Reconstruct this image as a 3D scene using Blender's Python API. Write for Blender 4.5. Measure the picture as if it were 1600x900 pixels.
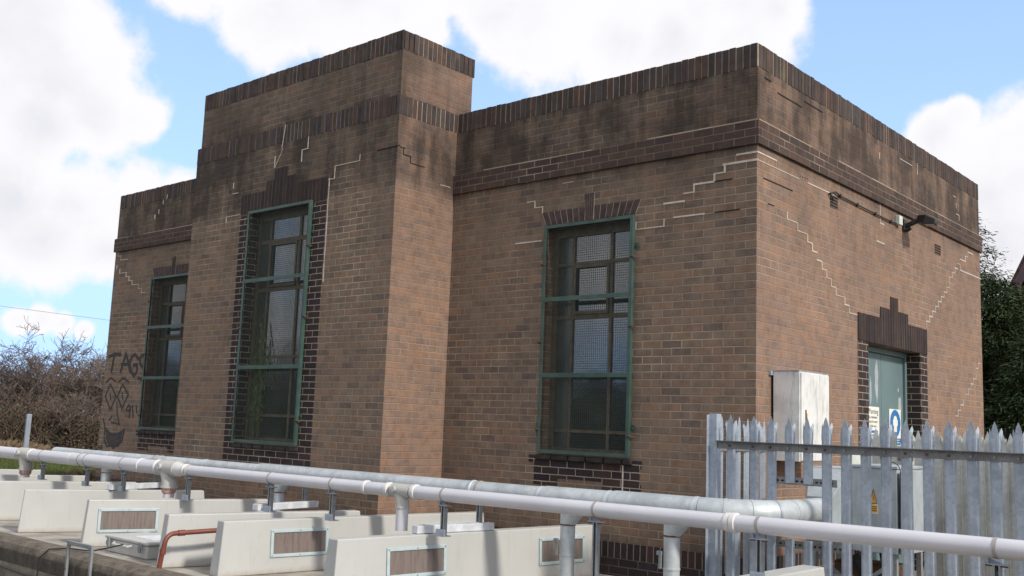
import bpy, math, random
from mathutils import Vector, Matrix
R_ = math.radians
random.seed(7)
for o in list(bpy.data.objects): bpy.data.objects.remove(o)
scene = bpy.context.scene
col = scene.collection

# ------------------------------------------------------------------ camera
FPX = 1576.69
CAM = Vector((4.38406, -8.36955, -2.70977))
YAW, PIT, ROL = 0.722508, 0.136051, 0.0380512
fw = Vector((-math.sin(YAW)*math.cos(PIT), math.cos(YAW)*math.cos(PIT), math.sin(PIT)))
r0 = Vector((math.cos(YAW), math.sin(YAW), 0)); u0 = r0.cross(fw)
rt = r0*math.cos(ROL)+u0*math.sin(ROL); up = -r0*math.sin(ROL)+u0*math.cos(ROL)
cd = bpy.data.cameras.new('camera'); cam = bpy.data.objects.new('camera', cd); col.objects.link(cam)
cd.sensor_width = 36; cd.sensor_fit = 'HORIZONTAL'; cd.lens = FPX/1600*36
cd.clip_start = 0.05; cd.clip_end = 3000
m3 = Matrix((rt, up, -fw)).transposed()
cam.matrix_world = Matrix.Translation(CAM) @ m3.to_4x4()
scene.camera = cam

def ray(px, py): return (fw*FPX + rt*(px-800) - up*(py-450)).normalized()
def on(px, py, ax, val):
    "the point of the plane (axis ax = val) that the photograph shows at pixel px, py"
    d = ray(px, py); t = (val-CAM[ax])/d[ax]; return CAM+d*t

# ------------------------------------------------------------------ node helpers
class NT:
    def __init__(s, tree): s.t = tree; s.n = tree.nodes; s.l = tree.links
    def node(s, typ, **kw):
        n = s.n.new(typ)
        for k, v in kw.items(): setattr(n, k, v)
        return n
    def put(s, sock, v):
        if v is None: return
        if hasattr(v, 'is_output') or isinstance(v, bpy.types.NodeSocket): s.l.new(v, sock)
        else:
            if sock.type == 'RGBA' and len(v) == 3: v = (*v, 1)
            sock.default_value = v
    def m(s, op, a, b=None, c=None, clamp=False):
        n = s.node('ShaderNodeMath', operation=op); n.use_clamp = clamp
        s.put(n.inputs[0], a); s.put(n.inputs[1], b); s.put(n.inputs[2], c); return n.outputs[0]
    def v(s, op, a, b=None, scale=None):
        n = s.node('ShaderNodeVectorMath', operation=op); s.put(n.inputs[0], a); s.put(n.inputs[1], b)
        if scale is not None: s.put(n.inputs[3], scale)
        return n.outputs['Value'] if op in ('DOT_PRODUCT', 'LENGTH', 'DISTANCE') else n.outputs[0]
    def mix(s, f, a, b, mode='MIX'):
        n = s.node('ShaderNodeMix', data_type='RGBA', blend_type=mode)
        s.put(n.inputs[0], f); s.put(n.inputs[6], a); s.put(n.inputs[7], b); return n.outputs[2]
    def step(s, x, a, b, lo=0., hi=1.):
        n = s.node('ShaderNodeMapRange', interpolation_type='SMOOTHSTEP')
        s.put(n.inputs[0], x); s.put(n.inputs[1], a); s.put(n.inputs[2], b); s.put(n.inputs[3], lo); s.put(n.inputs[4], hi)
        return n.outputs[0]
    def noise(s, vec, scale, detail=3, rough=.55, dim='3D'):
        n = s.node('ShaderNodeTexNoise', noise_dimensions=dim); s.put(n.inputs['Vector'], vec)
        n.inputs['Scale'].default_value = scale; n.inputs['Detail'].default_value = detail; n.inputs['Roughness'].default_value = rough
        return n.outputs[0]
    def ramp(s, f, stops, const=False):
        n = s.node('ShaderNodeValToRGB'); e = n.color_ramp.elements
        if const: n.color_ramp.interpolation = 'CONSTANT'
        while len(e) < len(stops): e.new(.5)
        for i, (p, c) in enumerate(stops): e[i].position = p; e[i].color = (*c, 1)
        s.put(n.inputs[0], f); return n.outputs[0]
    def sep(s, v):
        n = s.node('ShaderNodeSeparateXYZ'); s.put(n.inputs[0], v); return n.outputs
    def comb(s, x, y, z=0.):
        n = s.node('ShaderNodeCombineXYZ'); s.put(n.inputs[0], x); s.put(n.inputs[1], y); s.put(n.inputs[2], z); return n.outputs[0]

# ------------------------------------------------------------------ world, sun
AZ, EL = R_(-4), R_(35)                # direction to the sun, azimuth from +X
SUN = Vector((math.cos(AZ)*math.cos(EL), math.sin(AZ)*math.cos(EL), math.sin(EL)))
w = bpy.data.worlds.new('World'); scene.world = w; w.use_nodes = True
T = NT(w.node_tree); T.n.clear()
out = T.node('ShaderNodeOutputWorld'); bg = T.node('ShaderNodeBackground')
sky = T.node('ShaderNodeTexSky', sky_type='NISHITA'); sky.sun_disc = False
sky.sun_elevation = EL; sky.sun_rotation = math.atan2(SUN.x, SUN.y)
sky.dust_density = 1.6; sky.ozone_density = 2.0; sky.air_density = 1.0
tc = T.node('ShaderNodeTexCoord'); D = tc.outputs['Generated']
n1 = T.noise(D, 5.5, 8, .58); n2 = T.noise(T.v('ADD', D, (3.1, 1.7, .4)), 17, 6, .6)
blobs = [(10,70,175),(95,110,130),(150,175,95),(70,195,100),(215,185,50),(20,10,120),
         (20,310,120),(120,320,110),(220,315,85),(80,385,110),(165,395,80),(280,300,50),
         (290,-30,70),(430,-10,110),(540,0,110),(620,20,80),(655,45,45),
         (775,5,70),(860,30,115),(960,50,130),(1060,50,130),(1150,40,110),(1215,15,60),(760,-50,80),
         (1520,300,100),(1620,260,110),(1560,390,130),(1470,215,50),(1600,480,150),(1450,290,60),(66,496,34),(100,504,30),(30,500,30),(130,515,25),(1500,180,30)]
acc = None
for bx_, by_, br_ in blobs:
    d = ray(bx_, by_)
    ang = T.v('DISTANCE', D, tuple(d)); val = T.m('SUBTRACT', 1., T.m('DIVIDE', ang, br_/FPX))
    acc = val if acc is None else T.m('SMOOTH_MAX', acc, val, .25)
cone = T.step(T.v('DOT_PRODUCT', D, tuple(fw)), .80, .88)           # the clouds we know; elsewhere scattered ones
other = T.m('SUBTRACT', T.m('MULTIPLY', T.noise(D, 2.6, 7, .6), 4.0), 1.6)
base = T.m('ADD', T.m('MULTIPLY', acc, cone), T.m('MULTIPLY', other, T.m('SUBTRACT', 1., cone)))
dens = T.m('ADD', base, T.m('ADD', T.m('MULTIPLY', T.m('SUBTRACT', n1, .5), 1.5), T.m('MULTIPLY', T.m('SUBTRACT', n2, .5), 1.0)))
mask = T.step(dens, -.08, .30)
thick = T.step(dens, .25, 1.1)
zz = T.sep(D)[2]
shade = T.step(T.noise(T.v('ADD', D, (.03, 0, -.05)), 7, 5, .5), .38, .66)
ccol = T.mix(T.m('MULTIPLY', thick, T.m('MULTIPLY', shade, .85)), (8.5, 8.4, 8.6), (6.7, 6.75, 7.35))
# thin veil of haze through the clear sky, thicker towards the horizon
veil = T.m('ADD', .55, T.step(zz, .45, -.02, 0., .4))
skyc = T.mix(veil, sky.outputs[0], (5.4, 8.2, 12.6))
T.put(bg.inputs[0], T.mix(mask, skyc, ccol)); bg.inputs[1].default_value = .091
T.l.new(bg.outputs[0], out.inputs[0])
sl = bpy.data.lights.new('sun', 'SUN'); sl.energy = 2.55; sl.angle = R_(5); sl.color = (1, .93, .82)
so = bpy.data.objects.new('sun', sl); col.objects.link(so)
so.rotation_euler = SUN.to_track_quat('Z', 'Y').to_euler(); so.location = SUN*60
vs = scene.view_settings; vs.view_transform = 'Standard'; vs.look = 'None'; vs.gamma = 1; vs.exposure = .36; vs.use_curve_mapping = False

# ------------------------------------------------------------------ mesh helper
class M:
    def __init__(s): s.v = []; s.f = []
    def add(s, vs, fs):
        n = len(s.v); s.v += [Vector(a) for a in vs]; s.f += [tuple(i+n for i in f) for f in fs]; return s
    def box(s, x0, x1, y0, y1, z0, z1):
        return s.hexa([(x0,y0,z0),(x1,y0,z0),(x1,y1,z0),(x0,y1,z0)], [(x0,y0,z1),(x1,y0,z1),(x1,y1,z1),(x0,y1,z1)])
    def hexa(s, lo, hi):
        return s.add(list(lo)+list(hi), [(3,2,1,0),(4,5,6,7),(0,1,5,4),(1,2,6,5),(2,3,7,6),(3,0,4,7)])
    def bar(s, a, b, w, t, n=(0,0,1)):
        "rectangular bar from a to b, w wide across, t along n"
        a, b, n = Vector(a), Vector(b), Vector(n); d = (b-a).normalized(); c = d.cross(n)
        if c.length < 1e-4: c = d.cross(Vector((1,0,0)))
        c.normalize(); n = c.cross(d).normalized()
        q = lambda p: [p-c*w/2-n*t/2, p+c*w/2-n*t/2, p+c*w/2+n*t/2, p-c*w/2+n*t/2]
        return s.hexa(q(a), q(b))
    def quad(s, a, b, c, d): return s.add([a,b,c,d], [(0,1,2,3)])
    def tube(s, pts, r, n=12, cap=True, open_=False):
        pts = [Vector(p) for p in pts]; rs = r if isinstance(r, (list, tuple)) else [r]*len(pts)
        k = len(pts); t0 = (pts[1]-pts[0]).normalized()
        a = t0.cross(Vector((0,0,1)));
        if a.length < .05: a = t0.cross(Vector((1,0,0)))
        a.normalize(); vs = []
        for i, p in enumerate(pts):
            t = ((pts[min(i+1,k-1)]-pts[max(i-1,0)])).normalized()
            a = (a - t*a.dot(t)).normalized(); b = t.cross(a)
            for j in range(n):
                th = 2*math.pi*j/n; vs.append(p+(a*math.cos(th)+b*math.sin(th))*rs[i])
        fs = [(i*n+j, i*n+(j+1)%n, (i+1)*n+(j+1)%n, (i+1)*n+j) for i in range(k-1) for j in range(n)]
        if cap: fs += [tuple(reversed(range(n))), tuple((k-1)*n+j for j in range(n))]
        return s.add(vs, fs)
    def poly(s, pts, d):
        "outline pts extruded by vector d"
        pts = [Vector(p) for p in pts]; d = Vector(d); n = len(pts)
        return s.add(pts+[p+d for p in pts], [tuple(range(n)), tuple(reversed(range(n, 2*n)))]+[(i, n+i, n+(i+1)%n, (i+1)%n) for i in range(n)])
    def build(s, name, mat, parent=None, org=None, smooth=False, bevel=0):
        if org is None: org = ORG.get(parent.name_full if parent else None, Vector((0,0,0)))
        org = Vector(org)
        me = bpy.data.meshes.new(name)
        me.from_pydata([tuple(p-org) for p in s.v], [], s.f); me.update()
        uv = me.uv_layers.new(name='UVMap')
        for p in me.polygons:
            n = p.normal; ax = max(range(3), key=lambda i: abs(n[i]))
            for li in p.loop_indices:
                c = s.v[me.loops[li].vertex_index]
                uv.data[li].uv = (c.x, c.z) if ax == 1 else ((c.y+.06, c.z) if ax == 0 else (c.x, c.y))
        if smooth:
            for p in me.polygons: p.use_smooth = True
            try: me.set_sharp_from_angle(angle=R_(40))
            except Exception: pass
        me.materials.append(mat)
        o = bpy.data.objects.new(name, me); col.objects.link(o)
        if parent: o.parent = parent
        else: o.location = org
        ORG[o.name_full] = org
        if bevel:
            b = o.modifiers.new('bevel', 'BEVEL'); b.width = bevel; b.segments = 2; b.limit_method = 'ANGLE'; b.angle_limit = R_(40)
        return o
ORG = {}
def tag(o, label=None, cat=None, group=None, kind=None):
    if label: o['label'] = label
    if cat: o['category'] = cat
    if group: o['group'] = group
    if kind: o['kind'] = kind
    return o
def thing(name, label, cat, loc, group=None):
    o = bpy.data.objects.new(name, None); col.objects.link(o); o.location = loc; o.empty_display_size = .2
    ORG[o.name_full] = Vector(loc); return tag(o, label, cat, group)
def copy_thing(src, loc, label, group=None):
    def cp(o, par):
        c = o.copy(); col.objects.link(c); c.parent = par
        for ch in [k for k in src_all if k.parent == o]: cp(ch, c)
        return c
    src_all = list(bpy.data.objects)
    c = cp(src, None); c.location = loc; c['label'] = label
    if group: c['group'] = group
    return c

# ------------------------------------------------------------------ materials
def new_mat(name):
    m = bpy.data.materials.new(name); m.use_nodes = True; t = NT(m.node_tree); t.n.clear()
    o = t.node('ShaderNodeOutputMaterial'); b = t.node('ShaderNodeBsdfPrincipled'); t.l.new(b.outputs[0], o.inputs[0]); return m, t, b
def bump(t, b, h, dist, strength=1.):
    n = t.node('ShaderNodeBump'); t.put(n.inputs['Height'], h); n.inputs['Distance'].default_value = dist; n.inputs['Strength'].default_value = strength
    t.l.new(n.outputs[0], b.inputs['Normal'])
def plain(name, c, rough=.6, var=.12, scale=6, metal=0., bumpd=0., spec=.5, c2=None):
    m, t, b = new_mat(name); g = t.node('ShaderNodeTexCoord').outputs['Object']
    n = t.noise(g, scale, 5, .6)
    c2 = c2 or tuple(x*(1-2*var) for x in c)
    colr = t.mix(t.step(n, .35, .68), c, c2)
    t.put(b.inputs['Base Color'], colr); t.put(b.inputs['Roughness'], t.m('ADD', rough-.06, t.m('MULTIPLY', t.noise(g, scale*3, 3), .12)))
    b.inputs['Metallic'].default_value = metal; b.inputs['Specular IOR Level'].default_value = spec
    if bumpd: bump(t, b, t.noise(g, scale*8, 4), bumpd)
    return m

def brick(name, pal, mortar, mode='stretch', soot=1., smear=.25, white=.35, vo=0., vh=.233, mw=.0055):
    m, t, b = new_mat(name)
    uvn = t.node('ShaderNodeUVMap').outputs[0]; u, v, _ = t.sep(uvn)
    P = t.node('ShaderNodeTexCoord').outputs['Object']
    wob = t.m('MULTIPLY', t.m('SUBTRACT', t.noise(P, 22, 5, .7), .5), .011)
    wob2 = t.m('MULTIPLY', t.m('SUBTRACT', t.noise(t.v('ADD', P, (5, 5, 5)), 18, 5, .7), .5), .010)
    uu = t.m('ADD', u, wob); vv = t.m('ADD', v, wob2)
    if mode == 'stretch': W, H = .225, .076
    else: W, H = .076, vh
    rv = t.m('DIVIDE', t.m('SUBTRACT', vv, vo), H); row = t.m('FLOOR', rv); fy = t.m('MULTIPLY', t.m('FRACT', rv), H)
    off = t.m('MULTIPLY', t.m('FLOORED_MODULO', row, 2.), .5) if mode == 'stretch' else 0.
    cu = t.m('ADD', t.m('DIVIDE', uu, W), off); cc = t.m('FLOOR', cu); fx = t.m('MULTIPLY', t.m('FRACT', cu), W)
    dx = t.m('MINIMUM', fx, t.m('SUBTRACT', W, fx)); dy = t.m('MINIMUM', fy, t.m('SUBTRACT', H, fy))
    d = t.m('MINIMUM', dx, dy) if mode == 'stretch' else dx
    isb = t.step(d, mw-.002, mw+.0015)
    wn = t.node('ShaderNodeTexWhiteNoise', noise_dimensions='2D'); t.put(wn.inputs['Vector'], t.comb(cc, row)); rnd = wn.outputs[0]
    k = len(pal); bc = t.ramp(rnd, [(i/k, c) for i, c in enumerate(pal)], True)
    # within-brick mottling and slow drift over the wall
    n_f = t.noise(P, 60, 4, .65); n_m = t.noise(P, 9, 4, .6); n_l = t.noise(P, .8, 4, .55)
    bc = t.mix(t.m('MULTIPLY', t.step(n_f, .3, .75), .5), bc, tuple(min(1, sum(p[i] for p in pal)/k*1.45) for i in range(3)), 'MIX')
    bc = t.mix(t.m('MULTIPLY', t.step(t.noise(t.v('ADD', P, (3, 7, 1)), 24, 4, .7), .5, .75), .4), bc, t.mix(.6, bc, tuple(sum(p[i] for p in pal)/k*.4 for i in range(3))))
    bc = t.mix(.55, bc, t.ramp(n_m, [(.3, (.55, .55, .55)), (.7, (1.35, 1.3, 1.25))]), 'MULTIPLY')
    # mortar, in places repointed pale, in places smeared to the brick colour
    wp = t.step(t.noise(P, 1.5, 3), .5, .66)
    mc = t.mix(t.m('MULTIPLY', wp, white), mortar, (.58, .52, .42))
    sm = t.m('MULTIPLY', t.step(t.noise(t.v('ADD', P, (9, 2, 4)), 1.0, 3), .40, .62), smear)
    mc = t.mix(sm, mc, t.mix(.5, bc, mortar))
    c = t.mix(isb, mc, bc)
    avg = tuple(sum(p[i] for p in pal)/k for i in range(3))
    c = t.mix(t.m('MULTIPLY', t.step(n_m, .45, .75), t.m('MULTIPLY', sm, .6)), c, avg)
    # soot and damp: strongest on the parapet, running down in streaks
    if soot:
        st = t.noise(t.v('MULTIPLY', P, (3.2, 3.2, .35)), 1.6, 5, .65)
        hi = t.m('MAXIMUM', t.step(v, -1.3, -.1, .06, .30), t.m('MULTIPLY', t.step(v, -.30, .12, 0., .95), t.step(v, .9, 1.25, 1., .62)))
        lo = t.step(v, -3.55, -3.95, 0., .8)
        s_ = t.m('MULTIPLY', t.m('MAXIMUM', hi, lo), t.step(t.m('ADD', t.m('MULTIPLY', st, .42), t.m('MULTIPLY', t.noise(t.v('ADD', P, (1, 8, 2)), 1.7, 7, .68), .58)), .36, .64, .22, 1.15), clamp=True)
        ins = t.step(v, -.03, .0); s_ = t.m('ADD', s_, t.m('MULTIPLY', ins, .12), clamp=True)
        c = t.mix(t.m('MULTIPLY', s_, soot), c, t.mix(.84, c, (.032, .026, .024)))
        moss = t.m('MULTIPLY', t.step(t.noise(P, 2.3, 5, .7), .60, .72), t.m('MULTIPLY', hi, .38))
        c = t.mix(moss, c, (.13, .12, .06))
    c = t.mix(.35, c, t.ramp(n_l, [(.3, (.75, .76, .8)), (.7, (1.2, 1.15, 1.1))]), 'MULTIPLY')
    t.put(b.inputs['Base Color'], c); b.inputs['Roughness'].default_value = .88; b.inputs['Specular IOR Level'].default_value = .25
    h = t.m('ADD', t.m('MULTIPLY', isb, 1.), t.m('MULTIPLY', n_f, .45)); bump(t, b, h, .006, .8)
    return m
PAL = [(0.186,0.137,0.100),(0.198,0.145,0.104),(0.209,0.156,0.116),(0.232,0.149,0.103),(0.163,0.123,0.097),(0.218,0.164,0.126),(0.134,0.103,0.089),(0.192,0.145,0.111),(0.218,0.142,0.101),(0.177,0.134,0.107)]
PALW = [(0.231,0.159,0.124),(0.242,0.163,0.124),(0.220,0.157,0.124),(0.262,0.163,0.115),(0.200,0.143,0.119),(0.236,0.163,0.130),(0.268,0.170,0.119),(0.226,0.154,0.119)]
PALD = [(.030,.022,.024),(.042,.028,.028),(.034,.028,.034),(.055,.034,.030),(.024,.020,.024),(.038,.028,.036)]
PALC = [(0.070,0.049,0.044),(0.059,0.049,0.054),(0.091,0.056,0.045),(0.045,0.038,0.040),(0.074,0.057,0.052),(0.104,0.060,0.047),(0.070,0.063,0.068),(0.055,0.041,0.038),(0.086,0.072,0.065)]
m_brick = brick('brown_brick', PAL, (.32,.255,.195), smear=.8, white=.45)
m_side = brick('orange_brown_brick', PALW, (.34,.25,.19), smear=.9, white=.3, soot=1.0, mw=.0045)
m_dark = brick('dark_blue_brick', PALD, (.36,.30,.23), soot=0, white=.5, smear=.2, mw=.0048)
m_plinth = brick('plinth_brick', PALD, (.12,.10,.08), soot=0, white=.2, smear=.3)
m_cope = brick('coping_brick', PALC, (.11,.09,.075), mode='soldier', vo=.76, soot=.3, white=.45)
m_lintel = brick('lintel_brick', [(.034,.025,.025),(.042,.029,.028),(.029,.024,.027),(.048,.033,.030)], (.07,.052,.044), mode='soldier', vo=-5, vh=10., soot=0, white=.2, mw=.004)
m_row = brick('rowlock_brick', PALD, (.25,.2,.15), mode='soldier', vo=-5, vh=10., soot=0, white=.2)
m_voussoir = plain('voussoir_brick', (.085,.058,.055), .8, .2, 14, bumpd=.002, spec=.25)
m_mortar = plain('mortar', (.40,.33,.25), .95, .15, 12)
m_white_mortar = plain('white_mortar', (.58,.52,.45), .95, .12, 12, bumpd=.002)
m_spray = plain('spray_paint', (.028,.024,.027), .7, .1, 20)
m_roof = plain('roof_felt', (.08,.08,.08), .9)
m_black = plain('black_plastic', (.02,.021,.022), .5, .1)
m_hole = plain('dark_void', (.006,.006,.006), .9)
m_rust = plain('rusty_steel', (.13,.065,.04), .8, .25, 30)
m_green = plain('green_paint', (.048,.098,.082), .5, .16, 5, c2=(.030,.066,.056))
m_wire = plain('mesh_wire', (.025,.036,.031), .6, .15, 8)
m_wood = plain('weathered_frame', (.165,.135,.095), .7, .18, 14)
m_concrete = plain('concrete', (.24,.21,.175), .92, .22, 3, bumpd=.01, c2=(.13,.115,.095))
m_yellow = plain('yellow_label', (.72,.36,.03), .5, .05)
m_ivory = plain('ivory_panel', (.62,.57,.42), .6, .08)
m_whitep = plain('white_plastic_box', (.62,.68,.62), .5, .06)
m_signwhite = plain('sign_white', (.78,.78,.70), .5, .04)
m_blue = plain('sign_blue', (.03,.17,.46), .5, .06)
m_ink = plain('sign_ink', (.10,.09,.10), .6, .05)
m_pvc = plain('white_pipe_plastic', (.60,.60,.65), .36, .035, 2.5)
m_pvcw = plain('white_coupling_plastic', (.68,.67,.66), .38, .03, 3)
m_pvcg = plain('grey_fitting_plastic', (.47,.47,.44), .42, .06, 4)
m_bandg = plain('grey_clip', (.36,.34,.33), .55, .1, 9)
m_redpipe = plain('red_pipe_plastic', (.185,.052,.034), .45, .1, 9)
m_pinkband = plain('pink_sealing_band', (.60,.36,.31), .7, .25, 14)
m_hatchf = plain('pale_blue_frame', (.45,.55,.58), .5, .06, 8)
m_paper = plain('white_paper', (.72,.77,.82), .6, .1, 8)
def grp():
    m, t, b = new_mat('cream_grp'); g = t.node('ShaderNodeTexCoord').outputs['Object']
    n = t.noise(g, 1.2, 4); n2 = t.noise(t.v('MULTIPLY', g, (6, 6, .8)), 3, 5, .7); z = t.sep(t.node('ShaderNodeNewGeometry').outputs['Position'])[2]
    c = t.mix(t.step(n, .4, .65), (.485,.49,.48), (.45,.455,.445))
    c = t.mix(t.step(n2, .5, .75, 0., .35), c, (.37,.365,.345))
    c = t.mix(t.step(t.noise(g, 14, 5, .7), .6, .75, 0., .35), c, (.36,.34,.28))
    dirt = t.m('MULTIPLY', t.step(t.m('ADD', z, t.m('MULTIPLY', n2, .10)), -4.0, -4.075), .6)
    c = t.mix(dirt, c, (.33,.27,.21))
    t.put(b.inputs['Base Color'], c); b.inputs['Roughness'].default_value = .5
    bump(t, b, t.noise(g, 4, 3), .004); return m
m_grp = grp()
def hatch():
    m, t, b = new_mat('hatch_panel'); g = t.node('ShaderNodeTexCoord').outputs['Object']
    n = t.noise(t.v('MULTIPLY', g, (14, 14, 1.2)), 3, 5, .7)
    c = t.mix(t.step(n, .42, .7), (.19,.155,.14), (.12,.095,.09)); t.put(b.inputs['Base Color'], c); b.inputs['Roughness'].default_value = .55; return m
m_hatch = hatch()
def galv(name, base, spangle=34, rough=.42, tint=(.30,.36,.44), metal=.35, stain=0.):
    m, t, b = new_mat(name); g = t.node('ShaderNodeTexCoord').outputs['Object']
    vo = t.node('ShaderNodeTexVoronoi'); t.put(vo.inputs['Vector'], g); vo.inputs['Scale'].default_value = spangle
    sp = t.sep(vo.outputs['Color'])[0]
    n = t.noise(g, 4, 5, .6)
    c = t.mix(t.m('MULTIPLY', sp, .55), base, tint); c = t.mix(t.step(n, .42, .7, 0., .45), c, tuple(x*.62 for x in tint))
    if stain:
        st = t.noise(t.v('MULTIPLY', g, (7, 7, .8)), 3.5, 5, .7); c = t.mix(t.step(st, .5, .72, 0., stain), c, (.22,.21,.20))
    t.put(b.inputs['Base Color'], c); t.put(b.inputs['Roughness'], t.m('ADD', rough, t.m('MULTIPLY', sp, .15))); b.inputs['Metallic'].default_value = metal
    bump(t, b, n, .002); return m
m_galv = galv('galvanised_steel', (.42,.47,.54), tint=(.25,.31,.39))
m_galv_lit = galv('sunlit_galvanised_steel', (.60,.62,.60), tint=(.42,.45,.44))  # lighter copy of the fence steel, sunlight put into the colour
m_duct = galv('galvanised_duct', (.56,.60,.62), 22, .45, (.42,.47,.50), .25, .25)
m_strut = galv('strut_steel', (.34,.36,.37), 50, .5, (.22,.24,.26), .4)
m_rail = galv('rail_steel', (.25,.255,.26), 40, .6, (.16,.165,.175), .3, .3)
m_panel = galv('grey_panel_steel', (.44,.49,.52), 8, .5, (.38,.43,.46), .2, .3)
m_cab = galv('cabinet_paint', (.74,.74,.72), 9, .45, (.66,.67,.66), 0., .55)
m_locker = plain('grey_locker_plastic', (.55,.55,.53), .5, .06)
def glass(name, c, rough, ior):
    m, t, b = new_mat(name); g = t.node('ShaderNodeTexCoord').outputs['Object']; n = t.noise(g, 3, 4)
    t.put(b.inputs['Base Color'], t.mix(t.step(n, .4, .7), c, tuple(x*.55 for x in c)))
    t.put(b.inputs['Roughness'], t.m('ADD', rough, t.m('MULTIPLY', n, .05))); b.inputs['IOR'].default_value = ior
    bump(t, b, t.noise(t.v('MULTIPLY', g, (1, 1, 2)), 2, 2), .0012); return m
m_glass = glass('window_glass', (.040,.058,.054), .04, 2.4)
m_frost = glass('dusty_side_glass', (.085,.10,.085), .22, 1.7)
def doorm():
    m, t, b = new_mat('teal_door_paint'); g = t.node('ShaderNodeTexCoord').outputs['Object']
    n = t.noise(g, 2, 4); n2 = t.noise(t.v('MULTIPLY', g, (1, 1, .35)), 5, 5, .75)
    c = t.mix(t.step(n, .35, .7), (.135,.205,.215), (.11,.165,.18)); c = t.mix(t.step(n2, .69, .74, 0., .45), c, (.33,.38,.40))
    t.put(b.inputs['Base Color'], c); b.inputs['Roughness'].default_value = .55; return m
m_door = doorm()
m_flake = plain('bare_undercoat', (.38,.42,.44), .8, .1, 12)
def leafm(name, stops):
    m, t, b = new_mat(name); r = t.node('ShaderNodeNewGeometry').outputs['Random Per Island']
    t.put(b.inputs['Base Color'], t.ramp(r, stops)); b.inputs['Roughness'].default_value = .75; b.inputs['Specular IOR Level'].default_value = .2
    try: b.inputs['Subsurface Weight'].default_value = 0
    except Exception: pass
    return m
m_conifer = leafm('conifer_foliage', [(0,(.016,.030,.014)),(.5,(.03,.052,.02)),(.85,(.055,.08,.028)),(1,(.08,.10,.035))])
m_bramble = leafm('bramble_leaves', [(0,(.055,.043,.035)),(.35,(.10,.075,.058)),(.6,(.07,.07,.04)),(.85,(.14,.10,.075)),(1,(.22,.145,.10))])
m_twig = plain('twig_bark', (.16,.12,.10), .9, .2, 3)
m_bark = plain('trunk_bark', (.10,.08,.065), .9, .2, 3)
m_straw = leafm('dry_grass', [(0,(.17,.125,.075)),(.5,(.24,.175,.115)),(1,(.13,.11,.06))])
def groundm():
    m, t, b = new_mat('grass_ground'); g = t.node('ShaderNodeTexCoord').outputs['Object']
    n = t.noise(g, .35, 6, .65); n2 = t.noise(g, 6, 5, .7)
    c = t.mix(t.step(n, .4, .62), (.065,.085,.028), (.11,.10,.045)); c = t.mix(t.step(n2, .4, .7, 0., .6), c, (.05,.06,.02))
    t.put(b.inputs['Base Color'], c); b.inputs['Roughness'].default_value = .95; bump(t, b, n2, .05); return m
m_ground = groundm()
m_gravel = plain('sandy_ground', (.30,.235,.155), .95, .2, 9, bumpd=.01, c2=(.17,.135,.09))

# ------------------------------------------------------------------ ground
L, W, Hp, Ht = 12.125, 6.665, .993, 1.777
A, B, DT = -8.156, -3.969, -.943          # tower left, right and front plane
GZ = -4.30
g = M(); Bx0, Bx1, By0, By1 = -30., 12., -6.4, -3.69
for x0, x1, y0, y1 in ((-400,400,By1,500),(-400,400,-400,By0),(-400,Bx0,By0,By1),(Bx1,400,By0,By1)):
    g.quad((x0,y0,GZ),(x1,y0,GZ),(x1,y1,GZ),(x0,y1,GZ))
tag(g.build('ground', m_ground), kind='structure')
g = M(); g.quad((Bx0,By0,-5.6),(Bx1,By0,-5.6),(Bx1,By1,-5.6),(Bx0,By1,-5.6))
g.quad((Bx0,By1,-5.6),(Bx1,By1,-5.6),(Bx1,By1,GZ),(Bx0,By1,GZ)); g.quad((Bx0,By0,-5.6),(Bx0,By0,GZ),(Bx1,By0,GZ),(Bx1,By0,-5.6))
g.quad((Bx0,By0,-5.6),(Bx0,By1,-5.6),(Bx0,By1,GZ),(Bx0,By0,GZ)); g.quad((Bx1,By0,-5.6),(Bx1,By0,GZ),(Bx1,By1,GZ),(Bx1,By1,-5.6))
tag(g.build('channel_floor', m_concrete), kind='structure')
m_deck = plain('dirty_pale_concrete', (.40,.38,.34), .9, .3, 2.2, bumpd=.006, c2=(.23,.20,.17))
tag(M().box(-26,2.2,-3.405,-.03,-4.6,-4.12).build('concrete_deck', m_deck), kind='structure')
tag(M().box(2.21,9,-3.405,12,-4.6,-4.19).box(.03,2.20,.0,12,-4.6,-4.195).build('yard', m_gravel), kind='structure')
tag(M().box(-2,9,-12.5,-6.45,-4.6,-4.28).build('path', m_concrete), kind='structure')
# channel wall with a coping
rw = thing('channel_wall', 'dark mottled concrete channel wall with rounded weathered edge at bottom left', 'wall', (-8,-3.6,-5.6))
w_ = M(); n = 44
prof = [(-3.41,-5.62),(-3.41,-4.10),(-3.45,-4.075),(-3.60,-4.08),(-3.655,-4.11),(-3.68,-4.17),(-3.685,-5.62)]
for i in range(n):
    x0 = -22+i*.75; x1 = x0+.75
    for j in range(len(prof)-1):
        w_.quad((x0,prof[j][0],prof[j][1]),(x1,prof[j][0],prof[j][1]),(x1,prof[j+1][0],prof[j+1][1]),(x0,prof[j+1][0],prof[j+1][1]))
m_cw, t, b = new_mat('mottled_concrete'); gg = t.node('ShaderNodeTexCoord').outputs['Object']; zc = t.sep(gg)[2]
na = t.noise(t.v('MULTIPLY', gg, (5, 5, .8)), 2.2, 6, .7); nb = t.noise(gg, 9, 5, .7)
c = t.mix(t.step(nb, .35, .68), (.165,.14,.11), (.075,.064,.05)); dk = t.m('SUBTRACT', 1., t.step(t.m('ADD', zc, t.m('MULTIPLY', na, .12)), 1.40+.06, 1.49+.06))  # mottled, and darker below the rounded top edge
c = t.mix(t.m('MULTIPLY', dk, t.step(na, .25, .7, 1., .5)), c, (.038,.034,.028)); c = t.mix(t.step(t.noise(gg, 3, 5), .62, .7, 0., .5), c, (.07,.085,.04))
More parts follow.
